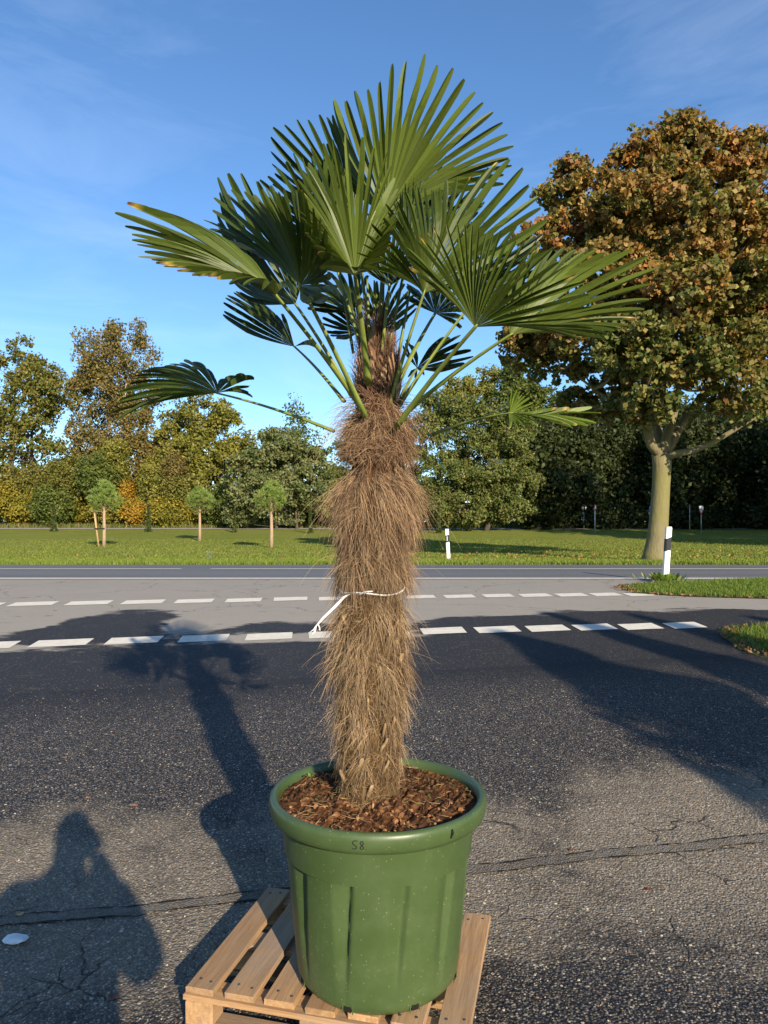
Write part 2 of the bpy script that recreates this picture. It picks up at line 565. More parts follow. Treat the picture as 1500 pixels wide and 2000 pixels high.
# water stain tongues (centres found on the ground of the crossing)
def _uv(px, py):
    q = gpt(px, py)
    return q.x, q.y - 0.195 * q.x
BLOBS = []
for (px, py, ru, rv, amp) in [(205, 1225, 1.0, 1.45, 1.0), (60, 1245, 1.3, 0.6, 0.6), (330, 1245, 0.9, 0.55, 0.5), (540, 1228, 0.95, 0.62, 0.7),
                              (640, 1232, 0.6, 0.45, 0.5), (930, 1222, 1.3, 0.75, 0.75), (1120, 1210, 1.3, 0.9, 0.8), (1330, 1205, 1.6, 0.9, 0.8), (1500, 1205, 1.4, 0.8, 0.7)]:
    u, v = _uv(px, py)
    BLOBS.append((u, v, ru, rv, amp))

M_yard = yard_mat()
M_cross = crossing_mat()
yard_top = 6.75
# yard: its far edge runs parallel to the dashed rows
def yard_sheet():
    vs, fs = [], []
    xs = [-26, -12, -8, -5, -3, -2, -1, 0, 1, 2, 3, 5, 8, 12, 26]
    ys_ = [-18, -6, 0, 1.5] + [b for b in YB if 1.5 < b < 5.0]
    rows = []
    for y in ys_:
        rows.append([(x, y) for x in xs])
    for k in range(1, 9):
        rr = []
        for x in xs:
            e = max(5.2, yard_top + 0.195 * max(-6, min(x, 9)))
            rr.append((x, 4.99 + (e - 4.99) * k / 8))
        rows.append(rr)
    for rr in rows:
        for x, y in rr:
            vs.append((x, y, gz(y) + 0.014))
    n = len(xs)
    for i in range(len(rows) - 1):
        for k in range(n - 1):
            a = i * n + k
            fs.append((a, a + 1, a + n + 1, a + n))
    return mesh_obj('yard', vs, fs, M_yard)
yard = tag(yard_sheet(), kind='structure')
crossing = tag(sheet('pavement', 4.6, 13.86, -60, 60, 0.007, M_cross, nx=41), kind='structure')

# narrow refilled trench across the yard, with tar along both edges
def strip_world(name, pts_a, pts_b, dz, material, parent):
    vs, fs = [], []
    for (a, b) in zip(pts_a, pts_b):
        vs.append((a[0], a[1], gz(a[1]) + dz)); vs.append((b[0], b[1], gz(b[1]) + dz))
    for i in range(len(pts_a) - 1):
        fs.append((2 * i, 2 * i + 2, 2 * i + 3, 2 * i + 1))
    return mesh_obj(name, vs, fs, material, parent)

def _seam(off, wob, seed):
    rr = random.Random(seed)
    out = []
    r2_ = random.Random(77)
    for k in range(360):
        x = -5 + k * 0.03125
        com = 0.010 * math.sin(x * 2.1) + 0.007 * math.sin(x * 7.3) + 0.004 * math.sin(x * 19.0)
        out.append((x, 3.335 + 0.205 * x + off + rr.uniform(-wob, wob) + com))
    return out

def tm():
    t = NT("trench_fill")
    n1 = t.noise(30, 5, 0.7); n2 = t.noise(2.5, 4, 0.6)
    vv = t.vor(110.0); vr = t.sep(vv.outputs['Color'])
    c = t.mix(t.rng(n1, 0.35, 0.65), (0.12, 0.105, 0.084), (0.20, 0.175, 0.14))
    c = t.mix(t.rng(n2, 0.45, 0.65, 0, 0.7), c, (0.060, 0.054, 0.046))
    c = t.mix(t.rng(vv.outputs['Distance'], 0.3, 0.55, 0.75, 0), c, t.mix(vr[0], (0.035, 0.033, 0.031), (0.26, 0.22, 0.17)))
    return t.fin(c, 0.9, t.bump(t.math('SUBTRACT', n1, vv.outputs['Distance']), 0.9, 0.008), spec=0.2)
M_trench = tm()
M_tar = plain_mat("tar", (0.014, 0.013, 0.012), 0.8, 0.2, 0.4, 40)
strip_world('trench_fill', _seam(-0.036, 0.008, 3), _seam(0.036, 0.008, 4), 0.018, M_trench, yard)
strip_world('tar_joint', _seam(-0.041, 0.006, 5), _seam(-0.035, 0.007, 6), 0.0205, M_tar, yard)
strip_world('tar_joint', _seam(0.035, 0.007, 7), _seam(0.040, 0.006, 8), 0.0205, M_tar, yard)

# road
M_road = road_mat()
M_paint = paint_mat()
road = tag(sheet('road', 13.84, 18.95, -400, 400, 0.013, M_road, nx=3), kind='structure')
def road_line(x0, x1, y, w):
    return sheet('road_marking', y - w / 2, y + w / 2, x0, x1, 0.018, M_paint, road)
road_line(-300, 300, 13.96, 0.24)
gap_a = (355 - 750) / F_PX * 17.0
gap_b = (412 - 750) / F_PX * 17.0
road_line(gap_b, 300, 17.0, 0.17)
road_line(gap_a - 22, gap_a, 17.0, 0.17)

# dashed rows of the crossing, each dash a piece
def dash_row(pix, w, slant):
    """pix: (x_left, x_right, y_centre) of each dash as it lies on the ground"""
    for xl, xr, yc in pix:
        a, b = gpt(xl, yc), gpt(xr, yc)
        c = (a + b) / 2
        L = (b - a).length / 2
        d = Vector((0.981, 0.191)).normalized()
        n = Vector((-slant, 1.0))
        ca = Vector((c.x, c.y))
        jit = lambda: random.uniform(-0.006, 0.006)
        q = []
        for s, e in ((-1, -1), (0, -1), (1, -1), (1, 1), (0, 1), (-1, 1)):
            p = ca + d * (L * s) + n * (w / 2 * e)
            q.append((p.x + jit(), p.y + jit()))
        slab('dash_marking', q, 0.0125, M_paint, crossing)

near = [(-70, 27, 1263), (68, 172, 1258), (214, 312, 1253), (353, 444, 1248.5), (481, 571, 1244.5), (603, 692, 1241), (715, 800, 1237.5),
        (823, 909, 1234), (929, 1014, 1232), (1029, 1109, 1229.5), (1123, 1200, 1227), (1213, 1288, 1225.5), (1302, 1372, 1223.5)]
far = [(-80, 0, 1184), (25, 105, 1181), (135, 213, 1179.5), (242, 318, 1177.5), (344, 415, 1175.5), (443, 510, 1173.5), (535, 600, 1171.5),
       (623, 686, 1170), (706, 768, 1168.5), (790, 850, 1167.5), (867, 927, 1166.5), (943, 1002, 1165), (1015, 1075, 1164.5), (1087, 1145, 1163.5),
       (1155, 1211, 1163), (1221, 1276, 1162.5)]
dash_row(near, 0.33, 0.10)
dash_row(far, 0.35, 0.10)

# grass verges beside the crossing
M_verge = verge_mat()
def fn_xl(tab, jit, seed):
    ys = [a for a, b in tab]; xs = [b for a, b in tab]
    rr = random.Random(seed)
    ph = [rr.uniform(0, 6) for _ in range(4)]
    return lambda y: float(np.interp(y, ys, xs)) + jit * (math.sin(y * 9 + ph[0]) + 0.7 * math.sin(y * 21 + ph[1]))
V1 = fn_xl([(10.2, 40), (10.55, 14), (10.75, 8.5), (10.95, 6.0), (11.2, 4.75), (11.6, 4.15), (12.1, 4.0), (12.6, 4.3), (13.1, 5.1), (13.45, 6.2), (13.78, 7.2)], 0.05, 1)
V2 = fn_xl([(4.5, 6.3), (5.6, 5.1), (6.4, 4.35), (7.1, 3.92), (7.7, 3.84), (8.2, 3.9), (8.6, 4.05), (8.85, 4.5), (9.05, 5.4), (9.2, 8.0), (9.35, 30)], 0.03, 2)
YB += [10.55, 10.75, 10.95, 11.2, 11.4, 11.6, 11.85, 12.1, 12.35, 12.6, 12.85, 13.1, 13.3, 13.45, 13.6, 5.6, 6.0, 6.25, 6.4, 6.75, 7.1, 7.25, 7.4, 7.7, 8.2, 8.6, 8.75, 8.85, 9.05, 9.2]
YB.sort()
verge_a = tag(sheet('grass_verge', 10.25, 13.78, V1, 60, 0.016, M_verge), kind='structure')
verge_b = tag(sheet('grass_verge', 4.6, 9.3, V2, 60, 0.016, M_verge), kind='structure')

# far path through the meadow
M_path = plain_mat("path_gravel", (0.30, 0.27, 0.23), 0.9, 0.2, 0.2, 3)
tag(sheet('path', 60.4, 62.6, -120, 120, 0.02, M_path, nx=3), kind='structure')

# grass blades
M_blade = leaf_mat("grass_blade", 0.3, 0.6, 0.2)
def blades(name, pts, hmin, hmax, w, pal, dz, label):
    n = len(pts)
    P = np.zeros((n, 3)); P[:, :2] = pts
    P[:, 2] = np.interp(P[:, 1], PY, PZ) + dz
    an = rng.uniform(0, 2 * np.pi, n)
    h = rng.uniform(hmin, hmax, n)
    le = rng.uniform(0, 0.7, n)
    la = rng.uniform(0, 2 * np.pi, n)
    s = np.stack([np.cos(an), np.sin(an), np.zeros(n)], 1) * (w * rng.uniform(0.6, 1.3, n))[:, None]
    tip = np.stack([np.cos(la) * le, np.sin(la) * le, np.ones(n)], 1) * h[:, None]
    mid = tip * 0.55; mid[:, 2] *= 1.15
    V = np.stack([P - s, P + s, P + mid + s * 0.7, P + tip], 1)
    pal = np.array(pal)
    c = pal[rng.integers(0, len(pal), n)] * rng.uniform(0.75, 1.25, (n, 1))
    o = quads_obj(name, V, c, M_blade)
    return tag(o, label, 'grass', kind='stuff')
GP = [(0.095, 0.16, 0.018), (0.12, 0.18, 0.025), (0.075, 0.135, 0.015), (0.16, 0.18, 0.04)]
pts = []
while len(pts) < 26000:
    y = random.uniform(10.5, 13.75); x = random.uniform(3.9, 9.0)
    e = x - V1(y)
    if e > 0.0 and random.random() < min(1, 0.12 + e * 2.2):
        pts.append((x, y))
blades('verge_grass', pts, 0.03, 0.075, 0.006, GP, 0.02, 'short green grass on the island by the leaning white post')
pts = []
while len(pts) < 26000:
    y = random.uniform(5.2, 9.25); x = random.uniform(3.8, 7.2)
    e = x - V2(y)
    if e > 0.0 and random.random() < min(1, 0.10 + e * 2.5):
        pts.append((x, y))
blades('verge_grass', pts, 0.03, 0.075, 0.005, GP, 0.02, 'short grass on the verge beside the dark yard asphalt')
GM = [(0.15, 0.21, 0.022), (0.18, 0.235, 0.03), (0.11, 0.17, 0.018), (0.20, 0.22, 0.05)]
n = 60000
yy = 18.98 + rng.power(1.0, n) * 3.2 * rng.random(n) ** 0.7
xx = rng.uniform(-13, 15, n)
yy += 0.12 * np.sin(xx * 1.7) + 0.07 * np.sin(xx * 4.3)
keep = yy > 18.95
blades('meadow_grass', np.stack([xx, yy], 1)[keep], 0.05, 0.13, 0.012, GM, 0.0, 'bright long grass edging the meadow along the road')
n = 60000
yy = rng.uniform(21.5, 46, n); xx = rng.uniform(-0.56, 0.56, n) * yy
blades('meadow_grass', np.stack([xx, yy], 1), 0.03, 0.07, 0.02, [(0.14, 0.18, 0.025), (0.165, 0.19, 0.035), (0.105, 0.145, 0.02), (0.19, 0.19, 0.05)], 0.0, 'mown meadow grass between the road and the trees')
#@@PART2
# ------------------------------------------------------------------ pallet
M_wood = wood_mat()
M_nail = plain_mat("nail", (0.05, 0.045, 0.04), 0.6, 0.4, 0.2, 50)
PAL_Z, PAL_W, PAL_D = 0.140, 0.94, 0.69
PAL_C = Vector((-0.118, 2.607, 0.0))
pal_rot = math.atan2(-0.23, 0.926)
G0 = 0.014
pallet = thing('pallet', (PAL_C.x, PAL_C.y, G0), 'weathered wooden pallet carrying the big green plant pot', 'pallet')
pallet.rotation_euler = (0, 0, pal_rot)

def board_mesh(sx, sy, sz, seed, axis='y'):
    """a plank with broken arrises and a slight warp; its length runs along local y"""
    rr = random.Random(seed)
    bm = bmesh.new()
    bmesh.ops.create_cube(bm, size=1.0)
    for v in bm.verts:
        v.co = Vector((v.co.x * sx, v.co.y * sy, v.co.z * sz))
    bmesh.ops.bevel(bm, geom=list(bm.edges), offset=min(sx, sz) * 0.07 + 0.0008, segments=1, affect='EDGES')
    for v in bm.verts:
        v.co.x += rr.uniform(-1, 1) * 0.0016
        v.co.z += rr.uniform(-1, 1) * 0.0007
        v.co.y += rr.uniform(-1, 1) * 0.0018
    me = bpy.data.meshes.new('board')
    bm.to_mesh(me); bm.free()
    me.materials.append(M_wood)
    return me

def pal_piece(name, me, loc, rz=0.0):
    o = bpy.data.objects.new(name, me)
    COL.objects.link(o)
    o.parent = pallet
    o.location = (loc[0], loc[1], loc[2] - G0)
    o.rotation_euler = (0, 0, rz)
    return o

bw, bt = 0.104, 0.020
gap = (PAL_W - 7 * bw) / 6
nail_bm = bmesh.new()
bmesh.ops.create_cone(nail_bm, cap_ends=True, segments=8, radius1=0.0055, radius2=0.0048, depth=0.002)
nail_me = bpy.data.meshes.new('nail'); nail_bm.to_mesh(nail_me); nail_bm.free(); nail_me.materials.append(M_nail)
for i in range(7):
    x = -PAL_W / 2 + bw / 2 + i * (bw + gap)
    rr = random.Random(40 + i)
    ln = PAL_D - rr.uniform(0.0, 0.02)
    o = pal_piece('top_board', board_mesh(bw - rr.uniform(0, 0.006), ln, bt, 10 + i), (x, rr.uniform(-0.004, 0.004), G0 + PAL_Z - bt / 2), rr.uniform(-0.006, 0.006))
    for yy_ in (-PAL_D / 2 + 0.05, PAL_D / 2 - 0.05):
        for sx in (-0.024, 0.026):
            nl = bpy.data.objects.new('nail', nail_me)
            COL.objects.link(nl); nl.parent = o
            nl.location = (sx + rr.uniform(-0.006, 0.006), yy_ + rr.uniform(-0.012, 0.012), bt / 2 + 0.0006)
for j, y in enumerate((-PAL_D / 2 + 0.046, 0.0, PAL_D / 2 - 0.046)):
    yy_ = y + (-0.008 if j == 0 else (0.006 if j == 2 else 0))
    pal_piece('cross_board', board_mesh(0.092, PAL_W - 0.030, 0.0185, 60 + j), (-0.018, yy_, G0 + PAL_Z - bt - 0.0098), R(90))
    pal_piece('runner_board', board_mesh(0.092, PAL_W - 0.060, 0.0185, 80 + j), (-0.030, yy_, G0 + 0.0098), R(90))
    for k, x in enumerate((-PAL_W / 2 + 0.052, -0.02, PAL_W / 2 - 0.112)):
        pal_piece('block', board_mesh(0.100, 0.088, 0.0805, 90 + j * 3 + k), (x, yy_, G0 + 0.0198 + 0.0405), 0)

# ------------------------------------------------------------------ pot
POT_C = Vector((-0.021, 2.50, G0 + PAL_Z + 0.001))
POT_H = 0.602
R_TOP, R_BOT, R_RIM = 0.330, 0.272, 0.375
M_pot = pot_mat()
M_hole = plain_mat("hole_dark", (0.012, 0.012, 0.010), 0.9, 0.1, 0.2, 40)  # near-black, stands in for the shade inside open holes
M_ink = plain_mat("marker_ink", (0.012, 0.012, 0.013), 0.6, 0.3, 0.1, 40)
pot = thing('plant_pot', POT_C, 'large round green plastic plant pot on the pallet', 'plant pot')
NA = 240
FL_N = 11
FL_PH = R(-90 - 27)
def pot_r(a, z):
    t = z / POT_H
    r = R_BOT + (R_TOP - R_BOT) * t ** 0.9
    if z < 0.03:
        r -= 0.016 * (1 - z / 0.03) ** 2
    u = ((a - FL_PH) / (2 * math.pi / FL_N)) % 1.0
    zt = 0.485
    if z < zt and z > 0.05:
        wdt = 0.44 * (0.45 + 0.55 * (z / zt))
        if u < wdt:
            q = u / wdt
            sh = min(1.0, q / 0.82) if q < 0.88 else max(0.0, (1 - q) / 0.12)
            fade = min(1, (zt - z) / 0.012) * min(1, (z - 0.05) / 0.18)
            r -= 0.019 * sh * fade
    if z > 0.487:
        r += 0.0045
    return r
mb = MB()
zs = [0.0, 0.004, 0.012, 0.022, 0.035, 0.05, 0.09, 0.13, 0.18, 0.23, 0.28, 0.33, 0.38, 0.43, 0.46, 0.472, 0.478, 0.484, 0.4865, 0.4885, 0.50, 0.515, 0.53, 0.545]
vs, fs = [], []
for z in zs:
    for k in range(NA):
        a = 2 * math.pi * k / NA
        r = pot_r(a, z)
        vs.append((POT_C.x + r * math.cos(a), POT_C.y + r * math.sin(a), POT_C.z + z))
for i in range(len(zs) - 1):
    for k in range(NA):
        k2 = (k + 1) % NA
        fs.append((i * NA + k, i * NA + k2, (i + 1) * NA + k2, (i + 1) * NA + k))
fs.append(tuple(range(NA - 1, -1, -1)))
mb.add(vs, fs)
mb.build('pot_wall', M_pot, pot, smooth=True)
mb = MB()
rb = R_TOP + 0.0035
prof = [(rb - 0.006, 0.520), (rb + 0.004, 0.531), (rb + 0.018, 0.533), (0.360, 0.536), (0.3665, 0.541), (0.3705, 0.552), (0.3735, 0.566), (0.3745, 0.580), (0.3730, 0.592), (0.3675, 0.5995), (0.3590, 0.602),
        (0.350, 0.5985), (0.344, 0.590), (0.341, 0.575), (0.338, 0.55), (0.328, 0.48), (0.322, 0.42)]
mb.lathe(prof, POT_C, 160)
rim = mb.build('rim', M_pot, pot, smooth=True)
def rim_pt(a, z):
    zz = [p[1] for p in prof[4:10]]; rr_ = [p[0] for p in prof[4:10]]
    r = float(np.interp(z, zz, rr_))
    return Vector((POT_C.x + r * math.cos(a), POT_C.y + r * math.sin(a), POT_C.z + z)), Vector((math.cos(a), math.sin(a), 0))
def on_rim(px):
    """angle on the near side of the rim seen at this column"""
    x = (px - 750) / F_PX
    best = min((abs((POT_C.x + 0.374 * math.cos(a)) / (POT_C.y + 0.374 * math.sin(a)) - x), a) for a in [R(-170 + 0.25 * k) for k in range(640)])
    return best[1]
# handwritten "58." in black marker
def ink(strokes, name):
    mb = MB()
    a0 = on_rim(689)
    for st in strokes:
        path = []
        for (u, v) in st:
            p, nrm = rim_pt(a0 + u * 0.0175 / 0.372, 0.556 + v * 0.026)
            path.append(p + nrm * 0.0010)
        mb.tube(path, 0.0013, 5)
    return mb.build(name, M_ink, rim)
ink([[(0.9, 1.0), (0.45, 1.0), (0.1, 0.9), (0.05, 0.68), (0.4, 0.52), (0.72, 0.36), (0.68, 0.1), (0.35, 0.0), (0.0, 0.06)]], 'digit')
ink([[(1.75, 0.98), (1.45, 0.92), (1.38, 0.72), (1.65, 0.52), (1.92, 0.3), (1.85, 0.05), (1.55, 0.0), (1.35, 0.15), (1.45, 0.38), (1.72, 0.56), (1.92, 0.75), (1.75, 0.98)], [(2.35, 0.06), (2.42, 0.04)]], 'digit')
a0 = on_rim(881)
p, nrm = rim_pt(a0, 0.571)
mb = MB(); mb.tube([p + nrm * 0.0006 + Vector((0, 0, 0.014)), p + nrm * 0.0016 + Vector((0.001, 0, 0.004)), p + nrm * 0.0012 + Vector((-0.004, 0, -0.012))], [0.0035, 0.005, 0.003], 8)
mb.build('slot', M_hole, rim)
for a in [R(-90 - 19.6 + 45 * k) for k in range(8)]:
    r = pot_r(a, 0.02)
    c = Vector((POT_C.x + (r - 0.001) * math.cos(a), POT_C.y + (r - 0.001) * math.sin(a), POT_C.z + 0.021))
    mb = MB(); mb.box(c, (0.006, 0.024, 0.020), Matrix.Rotation(a, 3, 'Z'))  # solid dark block painted as the shaded opening, wall is not cut
    mb.build('drain_slot', M_hole, pot)
    for s in (-1, 1):
        mb = MB(); mb.box(c + Vector((-math.sin(a), math.cos(a), 0)) * s * 0.0165 + Vector((math.cos(a), math.sin(a), 0)) * 0.0015, (0.003, 0.003, 0.030), Matrix.Rotation(a, 3, 'Z'))
        mb.build('slot_rib', M_pot, pot)

# ------------------------------------------------------------------ soil
SOIL_Z = POT_C.z + 0.572
M_soil = soil_mat()
TR_X, TR_Y = -0.050, 2.50
vs, fs = [], []
nr, na = 40, 120
def soil_h(x, y):
    h = 0.011 * math.sin(x * 31 + 1) * math.sin(y * 27) + 0.007 * math.sin(x * 67 + y * 41) + 0.005 * math.sin(x * 113 - y * 97)
    d = math.hypot(x - TR_X, y - TR_Y)
    h += 0.030 * math.exp(-(d / 0.14) ** 2)
    h += 0.018 * math.exp(-((x + 0.23) ** 2 + (y - 2.62) ** 2) / 0.006)
    return h
for i in range(nr + 1):
    r = 0.3405 * i / nr
    for k in range(na):
        a = 2 * math.pi * k / na
        x = POT_C.x + r * math.cos(a); y = POT_C.y + r * math.sin(a)
        vs.append((x, y, SOIL_Z + soil_h(x, y) * min(1, (nr - i) / 4 + 0.2) + random.uniform(-0.003, 0.003)))
for i in range(nr):
    for k in range(na):
        k2 = (k + 1) % na
        fs.append((i * na + k, i * na + k2, (i + 1) * na + k2, (i + 1) * na + k))
o = mesh_obj('potting_soil', vs, fs, M_soil, None, True)
tag(o, 'reddish brown peat soil filling the green pot around the trunk', 'soil', kind='stuff')
# loose bark chips, clods and fibres on the soil
M_col = col_mat("chips", 0.9, 0.15)
cl = MB()
for i in range(900):
    r = 0.333 * math.sqrt(random.random()); a = random.uniform(0, 6.283)
    x = POT_C.x + r * math.cos(a); y = POT_C.y + r * math.sin(a)
    front = (y < 2.42)
    if math.hypot(x - TR_X, y - TR_Y) < 0.10:
        continue
    s = random.uniform(0.002, 0.0055) * (2.0 if front and random.random() < 0.22 else 1)
    z = SOIL_Z + soil_h(x, y) + s * 0.25
    M = Matrix.Rotation(random.uniform(0, 6.28), 3, 'Z') @ Matrix.Rotation(random.uniform(-0.6, 0.6), 3, 'X') @ Matrix.Rotation(random.uniform(-0.6, 0.6), 3, 'Y')
    base = random.choice([(0.24, 0.11, 0.045), (0.15, 0.07, 0.03), (0.08, 0.04, 0.02), (0.05, 0.025, 0.013), (0.28, 0.16, 0.08)] if front else [(0.11, 0.055, 0.024), (0.065, 0.032, 0.016), (0.04, 0.02, 0.011), (0.03, 0.016, 0.009), (0.17, 0.10, 0.05), (0.06, 0.065, 0.02)])
    k = random.uniform(0.8, 1.2)
    hx, hy, hz = s * random.uniform(0.7, 1.5), s * random.uniform(0.7, 1.3), s * random.uniform(0.3, 0.8)
    P = []
    for sx, sy, sz in ((-1, -0.6, -1), (0.2, -1, -1), (1, 0.1, -1), (0.3, 1, -1), (-0.8, 0.7, -1), (-0.6, -0.4, 1), (0.5, -0.6, 1), (0.6, 0.4, 1), (-0.4, 0.6, 1)):
        P.append(Vector((x, y, z)) + M @ Vector((sx * hx * random.uniform(.8, 1.2), sy * hy * random.uniform(.8, 1.2), sz * hz)))
    cl.add(P, [(0, 1, 6, 5), (1, 2, 7, 6), (2, 3, 7), (3, 4, 8, 7), (4, 0, 5, 8), (5, 6, 7, 8)], tuple(c * k for c in base))
for i in range(170):
    r = 0.33 * math.sqrt(random.random()); a = random.uniform(0, 6.283)
    x = POT_C.x + r * math.cos(a); y = POT_C.y + r * math.sin(a)
    z = SOIL_Z + soil_h(x, y) + 0.004
    L = random.uniform(0.015, 0.06); b = random.uniform(0, 6.28)
    d = Vector((math.cos(b), math.sin(b), random.uniform(-0.1, 0.35))) * L
    s = Vector((-math.sin(b), math.cos(b), 0)) * L * random.uniform(-0.3, 0.3)
    k = random.uniform(0.5, 1.1)
    cl.tube([Vector((x, y, z)), Vector((x, y, z)) + d * 0.5 + s, Vector((x, y, z)) + d], [0.0008, 0.0009, 0.0004], 3, False, (0.36 * k, 0.24 * k, 0.12 * k))
o = cl.build('bark_chips', M_col)
tag(o, 'loose orange brown bark chips and fibres strewn over the pot soil', 'bark chips', kind='stuff')
# small weed seedlings
M_leafgen = leaf_mat("small_leaf", 0.3, 0.5, 0.3)
def seedling(x, y, z, s, label, nlv=7, pal=((0.13, 0.22, 0.03), (0.20, 0.28, 0.06))):
    t_ = thing('seedling', (x, y, z), label, 'weed')
    Q, C_ = [], []
    for i in range(nlv):
        a = random.uniform(0, 6.28); L = s * random.uniform(0.6, 1.2); e = random.uniform(0.2, 0.9)
        d = Vector((math.cos(a), math.sin(a), e)).normalized() * L
        w = Vector((-math.sin(a), math.cos(a), 0)) * L * 0.28
        o_ = Vector((x, y, z))
        Q.append([o_, o_ + d * 0.55 + w, o_ + d, o_ + d * 0.55 - w]); C_.append(random.choice(pal))
    quads_obj('leaf', np.array(Q), np.array(C_), M_leafgen, t_)
    return t_
for (px, py, s, lab) in [(660, 1546, 0.020, 'pale green seedling at the foot of the shaggy trunk'), (607, 1518, 0.018, 'tiny seedling on the mossy mound inside the pot rim'), (914, 1553, 0.014, 'tiny green weed beside the inner rim of the pot')]:
    d = ray(px, py); Y = (SOIL_Z + 0.01 - CAM_H) / d.z * d.y
    q = at(px, py, Y)
    seedling(q.x, q.y, q.z, s, lab)

# ------------------------------------------------------------------ palm
palm = thing('palm_tree', (TR_X, TR_Y, SOIL_Z), 'windmill fan palm with shaggy fibre trunk in the green pot', 'palm')
def z_of(py, Y=TR_Y):
    return at(750, py, Y).z
# centre line and core radius from top to bottom
CORE = [(640, 732, 0.030), (680, 735, 0.046), (720, 737, 0.062), (760, 738, 0.075), (800, 737, 0.088), (840, 737, 0.120), (875, 736, 0.130), (925, 735, 0.088), (950, 734, 0.132), (1000, 733, 0.138),
        (1040, 731, 0.120), (1070, 729, 0.108), (1105, 728, 0.126), (1140, 727, 0.112), (1160, 726, 0.104), (1190, 726, 0.118), (1230, 725, 0.126), (1265, 724, 0.120), (1300, 724, 0.127), (1350, 724, 0.121),
        (1400, 723, 0.113), (1430, 722, 0.110), (1460, 722, 0.114), (1500, 721, 0.110), (1540, 720, 0.114), (1580, 720, 0.122)]
CZ = [z_of(c[0]) for c in CORE][::-1]
CX = [at(c[1], c[0], TR_Y).x for c in CORE][::-1]
CR = [c[2] * 0.93 for c in CORE][::-1]
def axis(z):
    return float(np.interp(z, CZ, CX)), TR_Y
def core_r(z):
    return float(np.interp(z, CZ, CR))
def tk():
    t = NT("trunk_core")
    n1 = t.noise(40, 6, 0.7, t.scale(t.obj(), (1, 1, 0.35)))
    x, y, z = t.sep(t.obj())
    low = t.mix(t.rng(n1, 0.35, 0.65), (0.050, 0.030, 0.014), (0.15, 0.092, 0.042))
    up = t.mix(t.rng(n1, 0.35, 0.65), (0.045, 0.022, 0.012), (0.115, 0.058, 0.030))
    c = t.mix(t.rng(z, 0.85, 1.15), low, up)
    return t.fin(c, 0.95, t.bump(n1, 1.0, 0.02), spec=0.1)
M_core = tk()
vs, fs = [], []
nz, na = 150, 56
for i in range(nz + 1):
    z = CZ[0] - 0.03 + (CZ[-1] - CZ[0] + 0.03) * i / nz
    cx, cy = axis(z); r0 = core_r(z) * 0.90
    for k in range(na):
        a = 2 * math.pi * k / na
        rr_ = r0 * (1 + 0.06 * math.sin(5 * a + z * 30) + 0.05 * math.sin(8 * a - z * 52) + random.uniform(-0.05, 0.05))
        vs.append((cx + rr_ * math.cos(a), cy + rr_ * math.sin(a), z + random.uniform(-0.004, 0.004)))
for i in range(nz):
    for k in range(na):
        k2 = (k + 1) % na
        fs.append((i * na + k, i * na + k2, (i + 1) * na + k2, (i + 1) * na + k))
trunk = mesh_obj('trunk', vs, fs, M_core, palm, True)

M_fib = col_mat("palm_fibre", 0.75, 0.25)
FB = MB()
def strand(a, z0, rad, out, up, tan, L, droop, w, col, seg=5, wob=0.0):
    cx, cy = axis(z0)
    o_ = Vector((math.cos(a), math.sin(a), 0)); tg = Vector((-math.sin(a), math.cos(a), 0))
    p0 = Vector((cx, cy, z0)) + o_ * rad
    d = (o_ * out + Vector((0, 0, up)) + tg * tan)
    d.normalize()
    path, rad_ = [], []
    w1 = Vector((random.uniform(-1, 1), random.uniform(-1, 1), random.uniform(-1, 1))) * wob * L
    for i in range(seg + 1):
        s = i / seg
        p = p0 + d * (L * s) + Vector((0, 0, -droop * L * s * s)) + w1 * math.sin(s * 3.1)
        # keep strands on the outside of the core
        ax, ay = axis(p.z); rr_ = math.hypot(p.x - ax, p.y - ay); mn = core_r(p.z) * 0.93
        if rr_ < mn and rr_ > 1e-4:
            p.x = ax + (p.x - ax) * mn / rr_; p.y = ay + (p.y - ay) * mn / rr_
        path.append(p); rad_.append(w * (1 - 0.75 * s))
    k = random.uniform(0.6, 1.25)
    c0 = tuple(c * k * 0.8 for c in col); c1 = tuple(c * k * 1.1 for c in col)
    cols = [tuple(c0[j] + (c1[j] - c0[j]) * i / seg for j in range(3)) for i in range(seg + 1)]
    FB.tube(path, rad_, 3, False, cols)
RED = (0.21, 0.115, 0.068); BRN = (0.29, 0.18, 0.10); TAN = (0.39, 0.265, 0.145); GRY = (0.33, 0.235, 0.13); DRK = (0.11, 0.062, 0.036)
U = random.uniform
def mixc(a, b):
    t = random.random()
    return tuple(a[i] + (b[i] - a[i]) * t for i in range(3))
def ang():
    return U(0, 2 * math.pi)
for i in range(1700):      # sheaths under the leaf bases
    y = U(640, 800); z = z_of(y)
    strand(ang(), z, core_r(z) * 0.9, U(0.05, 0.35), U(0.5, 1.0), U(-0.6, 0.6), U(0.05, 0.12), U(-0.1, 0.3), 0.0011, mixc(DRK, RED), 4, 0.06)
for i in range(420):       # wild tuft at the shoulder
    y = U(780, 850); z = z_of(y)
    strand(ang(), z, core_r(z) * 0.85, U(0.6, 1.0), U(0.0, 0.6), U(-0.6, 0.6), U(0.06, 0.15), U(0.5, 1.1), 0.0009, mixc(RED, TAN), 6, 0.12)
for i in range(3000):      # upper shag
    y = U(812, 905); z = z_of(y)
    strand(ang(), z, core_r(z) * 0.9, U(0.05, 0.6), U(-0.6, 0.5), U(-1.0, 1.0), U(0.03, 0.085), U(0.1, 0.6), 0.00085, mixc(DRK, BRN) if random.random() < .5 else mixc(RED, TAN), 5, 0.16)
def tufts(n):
    return [(2 * math.pi * (k + U(-0.35, 0.35)) / n, U(0.6, 1.25), U(-0.35, 0.35), U(-14, 14), U(0.75, 1.15)) for k in range(n)]
